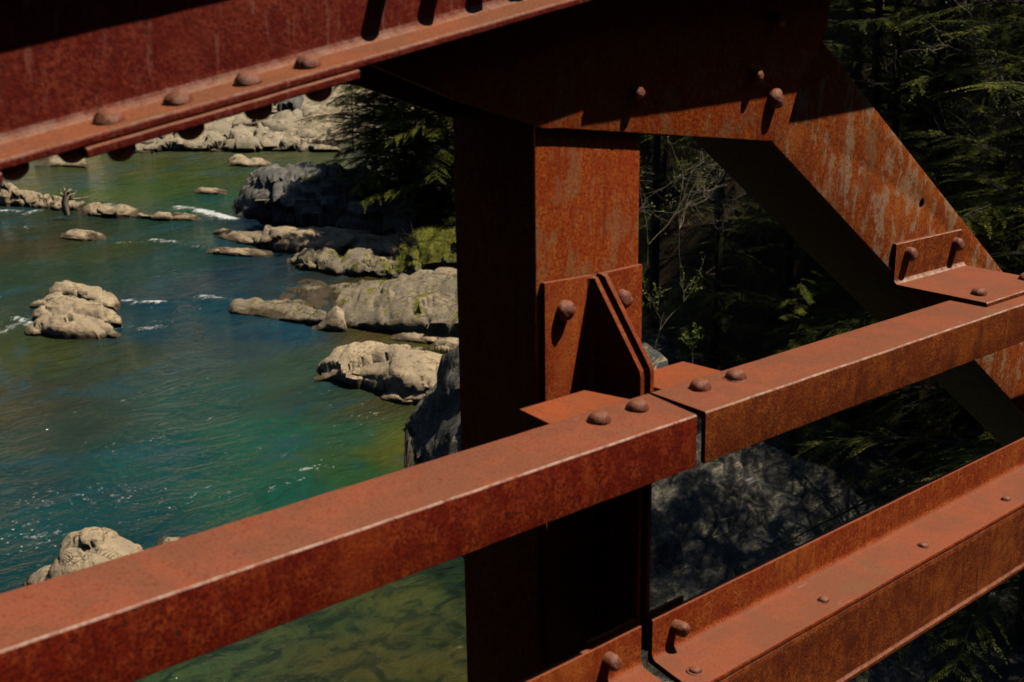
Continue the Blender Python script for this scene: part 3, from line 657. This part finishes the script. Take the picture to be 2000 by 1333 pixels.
PROTO = []
for (h, r, sd_, zl, nl, dn) in ((13, 3.6, 3, .10, 74, 1), (10, 3.2, 11, .06, 64, 1), (16, 4.2, 23, .16, 84, 1), (8.5, 3.3, 41, .02, 84, 1.0)):
    wd, lb, fo = conifer_mesh(h, r, sd_, zl, nl, 1.6 if zl < .03 else 1.0, dn, *((.28, (.3, 1.25)) if zl < .03 else (.6, (.45, 1.2))))
    a = bpy.data.meshes.new('trunk'); wd.to_mesh(a); wd.free(); a.materials.append(M['bark'])
    b = bpy.data.meshes.new('limbs'); lb.to_mesh(b); lb.free(); b.materials.append(M['bark']); fo.materials.append(M['hemlock'])
    PROTO.append((a, b, fo))
def hemlock(label, loc, rot=0.0, sc=1.0, kind=0, group='hemlocks on the dark bank'):
    e = empty('hemlock_tree', label, 'tree', loc, group); e.rotation_euler = (0, 0, rot); e.scale = (sc,) * 3
    for nm, me in zip(('trunk', 'limbs', 'foliage'), PROTO[kind]):
        o = bpy.data.objects.new(nm, me); SC.collection.objects.link(o); o.parent = e
    return e
def plant(px, D):     # a spot on the bank in the direction of a pixel column at ground distance D
    p = atD(px, 666, D); u, v = uv(p); return (p.x, p.y, ground(u, v) - .15)
def lifted(px, py, D):
    return tuple(atD(px, py, D))

# the hemlock over the shaded boulders
hemlock('feathery hemlock leaning over the shaded boulders left of the post', lifted(792, 420, 49.5), .7, 1.0, 3, 'hemlocks by the river')
hemlock('smaller hemlock at the left tip of the shaded point', lifted(735, 345, 54), 2.2, .55, 3, 'hemlocks by the river')
hemlock('hemlock close against the left side of the dark post', lifted(880, 430, 46), 4.0, .8, 3, 'hemlocks by the river')
hemlock('dark hemlock set back behind the boulders and beside the post', lifted(840, 370, 54), 5.0, 1.0, 3, 'hemlocks by the river')
for px, py, D, sc_, rt_, tx in ((690, 300, 56, .42, 1.0, 'reaching out over the river bend'), (765, 400, 50.5, .62, 3.1, 'low in front of the taller ones'), (835, 440, 47.5, .60, 5.2, 'brushing the mossy mound'), (815, 360, 52.5, .85, 2.6, 'filling the middle of the group'), (865, 380, 49, .9, .2, 'squeezed beside the post')):
    hemlock('shaggy hemlock at the point, ' + tx, lifted(px, py, D), rt_, sc_, 3, 'hemlocks by the river')
spots = [(1290, 38, 1, .8, 'just right of the post in the gap under the gusset'), (1390, 31, 0, .7, 'in the dark triangle between post and diagonal'), (1480, 40, 1, .9, 'farther back in the dark triangle'),
         (1560, 27, 1, .6, 'with lit tips under the diagonal brace'), (1640, 36, 0, .9, 'behind the middle of the diagonal brace'), (1700, 33, 1, .55, 'low above the mid rail under the diagonal'),
         (1690, 30, 0, 1.0, 'at the top just right of the diagonal'), (1790, 29, 1, 1.1, 'with bright tips at the upper right'), (1880, 34, 0, 1.1, 'tall and dark behind the upper right twigs'),
         (1960, 26, 1, 1.0, 'at the right edge of the view'), (2085, 21, 2, 1.0, 'beyond the right edge of the view'),
         (1180, 46, 0, .9, 'hidden mostly behind the post'), (1340, 50, 2, .8, 'tall at the back of the gap'), (1600, 50, 2, .8, 'tall at the back under the gusset'),
         (1760, 44, 2, .9, 'tall at the back right of the diagonal'), (1930, 46, 2, .9, 'tallest at the back of the upper right')]
rq = random.Random(9)
for px, D, kd, sc_, tx in spots: hemlock('dark hemlock ' + tx, plant(px, D), rq.uniform(0, 6), sc_, kd)
# higher up the bank to the right: their crowns shade the gorge side
for k, (u, v, kd, sc_) in enumerate([(15, 20, 2, 1.0), (14, 27, 2, 1.0), (16, 34, 2, 1.05), (21, 24, 2, 1.1), (22, 31, 2, 1.1), (19, 41, 2, 1.0), (14, 47, 0, 1.1), (25, 38, 2, 1.1), (27, 46, 2, 1.1), (11.5, 53, 0, .8)]):
    x, y = xy(u, v); hemlock('shade casting hemlock higher up the right bank', (x, y, ground(u, v) - .2), rq.uniform(0, 6), sc_, kd, 'hemlocks higher up the bank')

for k, (u, v, kd, sc_, dz, tx) in enumerate([(11.2, 19.0, 0, 1.0, 3.5, 'nearest the rock slabs'), (10.5, 23.5, 2, .95, 3.5, 'second from the rock slabs'), (8.6, 28.0, 1, 1.1, 3, 'farther along the gorge edge')]):
    x, y = xy(u, v); hemlock('hemlock spreading over the gorge beyond the right edge, ' + tx, (x, y, ZW + dz), rq.uniform(0, 6), sc_, kd, 'hemlocks higher up the bank')

def bare(name, label, loc, h, seed, buds=0, mat='twig', group=None, tilt=(0, 0), **kw):
    bm, me = bare_mesh(h, seed, buds=buds, **kw)
    e = empty(name, label, 'tree' if 'tree' in name else 'shrub', loc, group); e.rotation_euler = (tilt[0], tilt[1], 0)
    link('branches', bm, M[mat], e)
    if buds: link('leaves', me, M['bud'], e)
    else: bpy.data.meshes.remove(me)
bare('bare_tree', 'bare pale branched tree reaching toward the left of the post', plant(872, 44), 3.6, 4, tilt=(.1, -.5), spread=.8)
bare('bare_shrub', 'scraggly bare shrub on the lit rock left of the post', plant(760, 49), 1.6, 8, spread=.9)
bare('bare_tree', 'bare budding tree with tangled twigs just right of the post', lifted(1250, 560, 24), 4.6, 15, 1, bp=.16, spread=.9, r0=.009, lv=5, up_=.02, group='bare trees on the bank')
bare('bare_tree', 'bare tree with level twigs in the middle of the dark triangle', lifted(1330, 560, 27), 4.5, 21, 0, spread=1.1, r0=.009, lv=5, up_=0, group='bare trees on the bank')
bare('bare_tree', 'thin bare tree leaning behind the diagonal brace', lifted(1450, 600, 29), 5.0, 31, 0, spread=.9, r0=.016, lv=5, group='bare trees on the bank')
bare('bare_tree', 'bare tree with long pale twigs sweeping at the top right', lifted(2050, 330, 20), 4.2, 33, 1, bp=.16, spread=.9, r0=.018, lv=5, tilt=(-.5, -.6), up_=0, group='bare trees on the bank')
bare('bare_tree', 'bare tree with twigs across the right middle of the forest', lifted(2060, 420, 21), 3.8, 47, 0, spread=1.0, r0=.018, lv=5, tilt=(-.5, -.7), up_=0, group='bare trees on the bank')
bare('bare_tree', 'bare tree in the upper right forest next to the diagonal', lifted(1900, 400, 25), 5.0, 52, 1, bp=.16, spread=.9, r0=.018, lv=5, group='bare trees on the bank')
bare('budding_shrub', 'shrub with tiny yellow green leaves on the slab crest right of the post', lifted(1275, 700, 23.5), 2.0, 61, 2, bp=.5, spread=.7, lv=4, r0=.010)
bare('budding_shrub', 'small leafing sapling standing over the pale slab crest', lifted(1352, 716, 23.5), 1.1, 67, 3, spread=.5, lv=3, r0=.009)
# trunks of the dark forest
rt = random.Random(31)
for px, D, tx in ((1275, 33, 'nearest the post'), (1398, 36, 'in the middle of the gap'), (1482, 34, 'left of the double trunk'), (1500, 34.5, 'right of its twin by the diagonal'), (1545, 30, 'just under the diagonal'), (1820, 33, 'behind the clip angle'), (1745, 30, 'right of the diagonal brace')):
    p = Vector(plant(px, D)); e = empty('forest_trunk_tree', 'slim shaded tree trunk ' + tx, 'tree', p, 'slim trunks in the forest')
    bm = bmesh.new(); ln = Vector((rt.uniform(-.6, .6), rt.uniform(-.6, .6), 9)); tube(bm, [ln * t for t in (0, .25, .5, .75, 1)], [.15, .12, .10, .08, .05], 7); link('trunk', bm, M['bark'], e)
    for k in range(9):
        a = ln * rt.uniform(.2, .95); d = Vector((rt.uniform(-1, 1), rt.uniform(-1, 1), rt.uniform(-.1, .4))).normalized(); L = rt.uniform(.6, 1.8); bm = bmesh.new()
        tube(bm, [a, a + d * L * .5 + Vector((0, 0, .06)), a + d * L + Vector((0, 0, -.1))], [.022, .014, .006], 4); link('dead_limb', bm, M['bark'], e)
# brush and grass
def tuft(name, label, pts, n, hgt, mat, cat, seed=1, spread=.3):
    rd = random.Random(seed); vs, fs = [], []
    o0 = pts[0]
    for i in range(n):
        a = rd.choice(pts) + Vector((rd.gauss(0, spread), rd.gauss(0, spread), 0)) - o0
        d = Vector((rd.uniform(-.5, .5), rd.uniform(-.5, .5), 1)).normalized(); L = hgt * rd.uniform(.5, 1.2)
        leaflet(vs, fs, a, d, Vector((rd.uniform(-1, 1), rd.uniform(-1, 1), .2)).normalized(), L, max(.008, L * .06))
    me = bpy.data.meshes.new(name); me.from_pydata([tuple(v) for v in vs], [], fs)
    o = link(name, me, M[mat], loc=o0); tag(o, label, cat, kind='stuff'); return o
tuft('grass_tuft', 'green grass growing between the wedge rock and the post', [atZ(x, 703, ZW + .05) for x in (822, 840, 860, 880)], 700, .28, 'grass', 'grass', 3, .16)
def on_rock(px0, px1, py0, py1, n, seed):
    """points on the surface of the rocks, found by casting rays straight down"""
    rd = random.Random(seed); dg = bpy.context.evaluated_depsgraph_get(); o_ = []
    for i in range(n):
        p = atZ(rd.uniform(px0, px1), rd.uniform(py0, py1), ZW + .7)
        hit, loc, nr, _, ob, _ = SC.ray_cast(dg, Vector((p.x, p.y, ZW + 2.6)), Vector((0, 0, -1)))
        if hit and loc.z > ZW + .12 and nr.z > .35 and ob.name.startswith(('mossy', 'shore_ledge')): o_.append(loc.copy())
    return o_
pts = on_rock(780, 900, 440, 520, 900, 4)
if pts: tuft('moss_and_grass', 'bright yellow green moss and grass on the mound beside the post', pts, 8000, .055, 'grass', 'moss', 5, .09)
pts = on_rock(600, 820, 490, 535, 300, 6)
if pts: tuft('moss_and_grass', 'patchy moss and small grass on the rough brown ledge', pts[:60], 900, .08, 'grass', 'moss', 6, .10)
for k, (u0, v0, n_, tx) in enumerate(((-9, 76, 26, 'left'), (-2, 80, 30, 'right'))):
    bm = bmesh.new()
    for i in range(n_):
        u = u0 + rq.uniform(-6, 6); v = v0 + rq.uniform(-3, 7); x, y = xy(u, v); z = far_bank(u, v)
        b2, m2 = bare_mesh(rq.uniform(1.0, 2.0), 100 + i % 5, lv=3, spread=.8); bpy.data.meshes.remove(m2)
        bmesh.ops.translate(b2, verts=b2.verts, vec=(x, y, z)); tm = bpy.data.meshes.new('t'); b2.to_mesh(tm); b2.free(); bm.from_mesh(tm); bpy.data.meshes.remove(tm)
    o = link('dry_brush', bm, M['twig']); tag(o, 'dry leafless brush on the far slope, %s part' % tx, 'brush', kind='stuff')
for i in range(46):
    u = rq.uniform(-40, 45); v = pl(FARV, u) + rq.uniform(20, 60); x, y = xy(u, v)
    e = hemlock('evergreen on the hillside beyond the river', (x, y, far_bank(u, v) - .2), rq.uniform(0, 6), rq.uniform(.6, 1.0), rq.choice((0, 1, 2)), 'evergreens on the far hillside')

# driftwood snag
sn = atD(128, 415, 53.2); sn.z = ZW
e = empty('driftwood_snag', 'upright pale driftwood snag with broken root stubs on the left ledge', 'driftwood', sn)
def S_(px, py, dz=0): p = atD(px, py, 53.2 + dz) - sn; return p
bm = bmesh.new(); tube(bm, [S_(131, 420), S_(128, 408), S_(126, 396), S_(130, 382), S_(128, 374)], [.11, .14, .13, .12, .08], 9); link('trunk', bm, M['drift'], e, smooth=9)
bm = bmesh.new()
for a, b, c_, r in (((128, 382), (120, 380), (117, 374), .05), ((129, 380), (134, 374), (138, 370), .06), ((127, 378), (127, 372), (125, 366), .025), ((130, 386), (140, 380), (146, 378), .04), ((131, 390), (150, 389), (172, 386), .045), ((132, 388), (143, 384), (150, 372), .02), ((150, 389), (168, 385), (188, 380), .012), ((138, 371), (141, 374), (142, 379), .03), ((117, 375), (119, 372), (118, 370), .02)):
    tube(bm, [S_(*a), S_(*b, -.1), S_(*c_, .1)], [r, r * .8, r * .4], 6)
link('root', bm, M['drift'], e, smooth=9)
bm = bmesh.new(); g0 = atD(498, 392, 50.8)
for a, b, c_, r in (((498, 392), (515, 391), (530, 394), .035), ((530, 394), (540, 396), (545, 400), .03), ((512, 391), (526, 390), (540, 392), .02), ((545, 398), (535, 408), (520, 420), .018)):
    tube(bm, [atD(*a, 50.8) - g0, atD(*b, 50.8) - g0, atD(*c_, 50.9) - g0], [r * .7, r, r * .8], 5)
o = link('driftwood_branch', bm, M['drift'], loc=g0); tag(o, 'thin pale driftwood branch caught on the big smooth boulder', 'driftwood')

# ------------------------------------------------------------------ the steel truss bridge
SL_ = -.0752
BR = empty('truss_bridge', 'rusty riveted steel truss bridge with rails, post and diagonal brace in the foreground', 'bridge')
bm = bmesh.new()
for i in range(46):
    x0 = -5.5 + i * .40; z0 = -1.04 + SL_ * x0
    hexa(bm, [(x0, -4.4, z0 - .08), (x0 + .385, -4.4, z0 - .08), (x0 + .385, -.75, z0 - .08), (x0, -.75, z0 - .08), (x0, -4.4, z0), (x0 + .385, -4.4, z0), (x0 + .385, -.75, z0), (x0, -.75, z0)])
link('deck', bm, M['bark'], BR)  # unseen bridge floor, added to block light bouncing up from below
_riv = {}
def rivet_mesh(r, hgt, washer=0.0, rough=0.0, seed=0):
    key = (r, hgt, washer, rough, seed)
    if key in _riv: return _riv[key]
    bm = bmesh.new(); rings = []; prof = []
    if washer: prof += [(r + washer, 0), (r + washer, .0018), (r + washer * .25, .0022)]
    stem = max(0, hgt - r * .95)
    prof += [(r * .98, 0), (r, .002 + stem)]
    for q in range(1, 8):
        a = q / 8 * math.pi / 2; prof.append((r * math.cos(a), .002 + stem + (hgt - .002 - stem) * math.sin(a)))
    for rad, z in prof: rings.append([bm.verts.new((rad * math.cos(t * math.pi / 14), rad * math.sin(t * math.pi / 14), z)) for t in range(28)])
    top = bm.verts.new((0, 0, hgt))
    for a, b in zip(rings, rings[1:]):
        for t in range(28): bm.faces.new((a[t], a[(t + 1) % 28], b[(t + 1) % 28], b[t]))
    for t in range(28): bm.faces.new((rings[-1][t], rings[-1][(t + 1) % 28], top))
    for v in bm.verts:
        if v.co.z > .001: v.co += Vector((v.co.x, v.co.y, v.co.z)).normalized() * (noise.noise(v.co * 55 + Vector((seed * 3.1, 0, 0))) * (.0030 + rough) + noise.noise(v.co * 160 + Vector((0, seed * 2.3, 0))) * .0011)
    me = bpy.data.meshes.new('rivet'); bm.to_mesh(me); bm.free(); me.materials.append(M['rivet'])
    for p in me.polygons: p.use_smooth = True
    _riv[key] = me; return me
def rivet(parent, p, nrm=(0, -1, 0), r=.0175, hgt=.0185, washer=0.0, rough=0.0, seed=0, name='rivet', label=None):
    o = bpy.data.objects.new(name, rivet_mesh(r, hgt, washer, rough, seed)); SC.collection.objects.link(o); o.parent = parent
    o.location = p; o.rotation_mode = 'QUATERNION'; o.rotation_quaternion = Vector(nrm).to_track_quat('Z', 'Y')
    if label: o['label'] = label
    return o
SL = -.0752                                    # fall of the rails along X
def zr(x): return SL * x
ZT, ZB = -.213, -.7257                         # top surface of the mid rail and of the lower rail at x = 0
# vertical post: closed riveted section
bm = bmesh.new(); W0, W1, DPT = -.1285, .139, .187
hexa(bm, [(W0, 0, -2.2), (W1, 0, -2.2), (W1, DPT, -2.2), (W0, DPT, -2.2), (W0, 0, .60), (W1, 0, .60), (W1, DPT, .60), (W0, DPT, .60)]); bevel(bm, .004, 3)
POST = link('vertical_post', bm, M['rust_orange'], BR, smooth=.6); tag(POST, 'vertical riveted post, orange rust on its sunny face and black shade on its side')
# gussets
gf = [(-.52, .39), (-.309, .301), (-.146, .2435), (-.118, .233), (-.078, .228), (.528, .121), (.556, .117), (.572, .126), (.607, .212), (.700, .315), (.74, .62), (-.52, .56)]
GU = link('gusset_plate', plate(gf, -.0112, -.0005, bev=.0012), M['rust_orange'], BR, smooth=.6); tag(GU, 'large gusset plate joining chord, post and diagonal, black in shade above a sunlit strip')
gb = [(-.62, .385), (-.323, .305), (-.137, .234), (-.05, .21), (.50, .11), (.60, .11), (.75, .30), (.75, .62), (-.62, .5)]
link('gusset_plate', plate(gb, .1885, .199, bev=.001), M['rust_deep'], BR, smooth=.6)
for (px, py) in ((1243, 180), (1477, 147), (1520, 40)):
    q = atY(px, py, -.02); rivet(GU, (q.x, -.0112, q.z), r=.0115, hgt=.024, seed=int(px) % 5)
q = atY(1517, 193, -.02); rivet(GU, (q.x, -.0112, q.z), r=.0185, hgt=.022, seed=2, rough=.001)
# diagonal brace: channel with lit face and dark side
A = Vector((.560, .114)); d_ = Vector((1.738 - .560, -.737 - .114)).normalized(); B2 = Vector((.731, .284)); d2_ = Vector((1.646 - .731, -.375 - .284)).normalized()
P0 = A - d_ * .35; P1 = A + d_ * 2.6; Q0 = B2 - d2_ * .42; Q1 = B2 + d2_ * 2.4
hole = atY(1801, 398, .012)
DG = link('diagonal_brace', plate([tuple(P0), tuple(P1), tuple(Q1), tuple(Q0)], .0125, .024, holes=[(hole.x, hole.z, .0115)], bev=.0015), M['rust_patched'], BR, smooth=.6)
tag(DG, 'diagonal brace sloping down to the right with flaking grey patches and one empty bolt hole')
bm = bmesh.new()
def slab(bm, a, b, nrm, th, y0, y1):
    n2 = Vector(nrm); c = [a, b, b + n2 * th, a + n2 * th]
    hexa(bm, [(p.x, y0, p.y) for p in c] + [(p.x, y1, p.y) for p in c])
ndn = Vector((d_.y, -d_.x)); ndn = ndn if ndn.y < 0 else -ndn
slab(bm, P0 - ndn * .002, P1 - ndn * .002, -ndn, .011, .0245, .232); bevel(bm, .001)
link('side_plate', bm, M['rust_deep'], DG, smooth=.6)
bm = bmesh.new(); nup = -Vector((d2_.y, -d2_.x)) if Vector((d2_.y, -d2_.x)).y < 0 else Vector((d2_.y, -d2_.x))
slab(bm, Q0 - nup * .003, Q1 - nup * .003, -nup, .011, .0245, .232); bevel(bm, .001); link('side_plate', bm, M['rust_deep'], DG, smooth=.6)
# mid rail (two lengths)
rail_prof = round_poly([(-.137, 0, .002), (-.2615, 0, .0042), (-.2615, -.090, .002), (-.2520, -.090, .002), (-.2520, -.0095, .008), (-.137, -.0095, .002)])
def railx(a, b, yb=-.137, yf=-.2615): return lambda y, z: lerp(a, b, (y - yb) / (yf - yb))
cst = lambda v: (lambda y, z: v)
ML = link('mid_rail', prism(rail_prof, cst(-3.4), railx(-.004, -.0335), lambda x: ZT + zr(x)), M['rust_deep'], BR, smooth=.5); tag(ML, 'left length of the mid rail, deep red front and pale worn top edge')
MR = link('mid_rail', prism(rail_prof, railx(.0045, -.0095), cst(3.6), lambda x: ZT + zr(x)), M['rust_brown'], BR, smooth=.5); tag(MR, 'right length of the mid rail carrying the shelf bracket')
for par, x, y, ws in ((ML, -.180, -.180, 0), (ML, -.085, -.180, 0), (MR, .086, -.178, .0), (MR, .184, -.182, .003)):
    rivet(par, (x, y, ZT + zr(x) - .0005), (-SL, 0, 1), r=.0185, hgt=.0185, washer=ws, seed=int(x * 100) % 5)
def hplate(x0, x1, skew, yb, yf, top, mat):
    bm = bmesh.new(); th = .0085; c = [(x0, yf), (x1, yf), (x1 + skew[1], yb), (x0 + skew[0], yb)]
    hexa(bm, [(x, y, top + zr(x) - th) for x, y in c] + [(x, y, top + zr(x)) for x, y in c]); bevel(bm, .0008, 1)
    return link('rail_plate', bm, mat, BR, smooth=.6)
M['plate'] = rust('rust_plate', chalk=(.45, .105, .038))
o = hplate(-.2455, -.050, (.0165, -.020), -.055, -.1365, ZT - .0008, M['plate']); tag(o, 'flat connection plate left of the post with a sharp free corner')
o = hplate(.036, .207, (0, -.004), -.0545, -.1365, ZT - .0008, M['plate']); tag(o, 'flat connection plate right of the post')
# clip angles with tapered outstanding legs
def clip_angle(sgn, xi, xo, ztop, zin):
    """xi: face of the outstanding leg, xo: outer end of the leg on the post"""
    t = .0095; bm = bmesh.new()
    a, b = (xo, xi) if sgn < 0 else (xi, xo)
    za, zb_ = (ztop, zin) if sgn < 0 else (zin, ztop)
    hexa(bm, [(a, -.0105, -.72), (b, -.0105, -.72), (b, -.0006, -.72), (a, -.0006, -.72), (a, -.0105, za), (b, -.0105, zb_), (b, -.0006, zb_), (a, -.0006, za)])
    bevel(bm, .0016, 2)
    # outstanding leg: outline in YZ
    zt = zin; out_ = [(-.0108, zt - .0005), (-.019, zt - .003), (-.119, -.179), (-.121, -.190), (-.121, -.72), (-.0108, -.72)]
    x0, x1 = (xi - t, xi) if sgn < 0 else (xi, xi + t)
    v0 = [bm.verts.new((x0, y, z)) for y, z in out_]; v1 = [bm.verts.new((x1, y, z)) for y, z in out_]
    n = len(out_)
    for i in range(n): bm.faces.new((v0[i], v0[(i + 1) % n], v1[(i + 1) % n], v1[i]))
    bm.faces.new(v0[::-1]); bm.faces.new(v1)
    # small fillet between the legs
    fx = x0 if sgn < 0 else x1; dx = -1 if sgn < 0 else 1
    f0 = [(fx, -.0104), (fx + dx * .010, -.0104), (fx + dx * .0035, -.0139), (fx, -.0205)]
    w0 = [bm.verts.new((x, y, -.72)) for x, y in f0]; w1 = [bm.verts.new((x, y, zt - .002)) for x, y in f0]
    for i in range(4): bm.faces.new((w0[i], w0[(i + 1) % 4], w1[(i + 1) % 4], w1[i]))
    bm.faces.new(w0[::-1]); bm.faces.new(w1)
    bmesh.ops.recalc_face_normals(bm, faces=bm.faces); return bm
CL = link('clip_angle', clip_angle(-1, .0068, -.118, -.0205, -.0335), M['rust'], BR, smooth=.6); tag(CL, 'left clip angle on the post with a tapered leg')
CR = link('clip_angle', clip_angle(1, .0238, .1375, -.042, -.0350), M['rust'], BR, smooth=.6); tag(CR, 'right clip angle on the post with a tapered leg')
q = atY(1105, 607, -.016); rivet(CL, (q.x, -.0105, q.z), r=.0178, hgt=.021, seed=1)
q = atY(1217, 585, -.016); rivet(CR, (q.x, -.0105, q.z), r=.0178, hgt=.021, seed=3)
# shelf bracket on the diagonal, resting on the mid rail
zs = lambda x: ZT + zr(x)
bm = bmesh.new()
prof = round_poly([(.0120, .103, .001), (.0020, .103, .002), (.0020, .0102, .012), (-.222, .0102, .003), (-.222, .0006, .001), (.0120, .0006, .004)])
n = len(prof); x0, x1 = 1.066, 1.404
r0 = [bm.verts.new((x0, y, z + zs(x0))) for y, z in prof]
r1 = [bm.verts.new((x1 - (.022 if z > .05 else 0), y, z + zs(x1))) for y, z in prof]
for i in range(n): bm.faces.new((r0[i], r0[(i + 1) % n], r1[(i + 1) % n], r1[i]))
bm.faces.new(r0[::-1]); bm.faces.new(r1); bmesh.ops.recalc_face_normals(bm, faces=bm.faces)
SB = link('shelf_bracket', bm, M['rust_brown'], BR, smooth=.5); tag(SB, 'angle bracket between diagonal brace and mid rail')
for px, py in ((1779, 497), (1871, 478)):
    q = atY(px, py, -.006); rivet(SB, (q.x, .002, q.z), r=.0165, hgt=.024, seed=px % 4)
for x, y in ((1.128, -.172), (1.372, -.170)): rivet(SB, (x, y, zs(x) + .0100), (-SL, 0, 1), r=.0175, hgt=.0160, seed=int(x * 10) % 4)
# lower rail: upright leg, flat top, deep front plate with bottom lip
ang = round_poly([(-.1285, .078, .002), (-.1400, .078, .003), (-.1400, 0, .014), (-.2590, 0, .004), (-.2590, -.0115, .003), (-.1285, -.0115, .004)])
frn = round_poly([(-.2460, -.0119, .001), (-.2575, -.0119, .003), (-.2600, -.0235, .002), (-.2600, -.166, .006), (-.2650, -.172, .002), (-.2650, -.181, .002), (-.2460, -.181, .001)])
LR = link('lower_rail', prism(ang, railx(.0185, -.016, -.14, -.259), cst(3.6), lambda x: ZB + zr(x)), M['rust'], BR, smooth=.5); tag(LR, 'right length of the lower rail with an upright back leg and small rivets')
LL = link('lower_rail', prism(ang, cst(-3.4), railx(-.0135, -.050, -.14, -.259), lambda x: ZB + zr(x)), M['rust'], BR, smooth=.5); tag(LL, 'left length of the lower rail at the bottom edge')
link('front_plate', prism(frn, cst(-.016), cst(3.6), lambda x: ZB + zr(x)), M['rust_front'], LR, smooth=.5)
link('front_plate', prism(frn, cst(-3.4), cst(-.052), lambda x: ZB + zr(x)), M['rust_front'], LL, smooth=.5)
for x in (.040, .462, .868, 1.276, 1.69, 2.1): rivet(LR, (x, -.221, ZB + zr(x) - .0003), (-SL, 0, 1), r=.0108, hgt=.0105, washer=.005 if x < .1 else .0015, seed=int(x * 10) % 3)
rivet(LR, (.083, -.140, -.687), r=.0135, hgt=.030, rough=.0016, seed=1, name='bolt'); rivet(LL, (-.106, -.140, -.672), r=.0150, hgt=.027, rough=.0016, seed=2, name='bolt')
for x0, x1, par in ((-.143, -.012, LL), (.020, .127, LR)):
    bm = bmesh.new(); t = .083; c = [(x0, -.1275), (x1, -.1275), (x1, -.1215), (x0, -.1215)]
    hexa(bm, [(x, y, ZB + zr(x) + .01) for x, y in c] + [(x, y, ZB + zr(x) + t + .004) for x, y in c]); bevel(bm, .001, 1)
    link('splice_plate', bm, M['rust'], par, smooth=.6)
# top chord: two webs between flanges, climbing to the joint and falling beyond it
XK = .06
def zc(x): return (.4405 + .1108 * (x - 0.0)) if x < XK else (.4405 + .1108 * XK - .032 * (x - XK))
def seg_chord(x0, x1, ye=-.0850):
    prof = round_poly([(-.0150, .255, .001), (-.0150, .0125, .016), (ye, .0115, .005), (ye, 0, .002), (.0, 0, .001), (.0, .255, .001)])
    return prism(prof, cst(x0), cst(x1), zc)
CH = link('top_chord', seg_chord(-3.0, XK), M['rust_chord'], BR, smooth=.5); tag(CH, 'top chord climbing to the right, dark web above a row of rivets on its flange')
o = link('top_chord', seg_chord(XK, 3.2, -.0945), M['rust_chord'], BR, smooth=.5)
tp = [(-.0720, .2555), (.26, .2555), (.26, .267), (-.0720, .267)]
link('cover_plate', prism(tp, cst(-3.0), cst(XK), zc), M['rust_chord'], CH, smooth=.5)
link('cover_plate', prism(tp, cst(XK), cst(3.2), zc), M['rust_chord'], o, smooth=.5)
bk = [(.20, 0), (.26, 0), (.26, .011), (.211, .011), (.211, .255), (.20, .255)]
link('back_web', prism(bk, cst(-3.0), cst(XK), zc), M['rust_chord'], CH); link('back_web', prism(bk, cst(XK), cst(3.2), zc), M['rust_chord'], o)
sp = round_poly([(-.0900, -.0010, .003), (-.0900, -.0125, .002), (.12, -.0125, .001), (.12, -.0010, .001)])
link('batten_strip', prism(sp, cst(-.957), cst(-.557), zc), M['rust_chord'], CH, smooth=.5)
link('batten_strip', prism(sp, cst(-1.9), cst(-1.06), zc), M['rust_chord'], CH, smooth=.5)
for k, (px, py) in enumerate(((213, 246), (350, 203), (485, 166), (603, 131))):
    # centre of the head on the flange
    q = atY(px, py, -.052); rivet(CH, (q.x, -.052, zc(q.x) + .0105), (-.11, 0, 1), r=.0175, hgt=.0165, seed=k)
    rivet(CH, (q.x + .004, -.062, zc(q.x) - .0122), (.11, 0, -1), r=.0175, hgt=.021, seed=k)
for px in (20, 140):
    q = atY(px, 300, -.058); rivet(CH, (q.x, -.058, zc(q.x) - .0005), (.11, 0, -1), r=.0175, hgt=.021, seed=1)
for k, x in enumerate((-.448, -.345, -.250, -.165, -.06)):
    rivet(CH, (x, -.015, zc(x) + .088 - .004 * k), r=.0160, hgt=.034, seed=k, rough=.001, name='bolt')
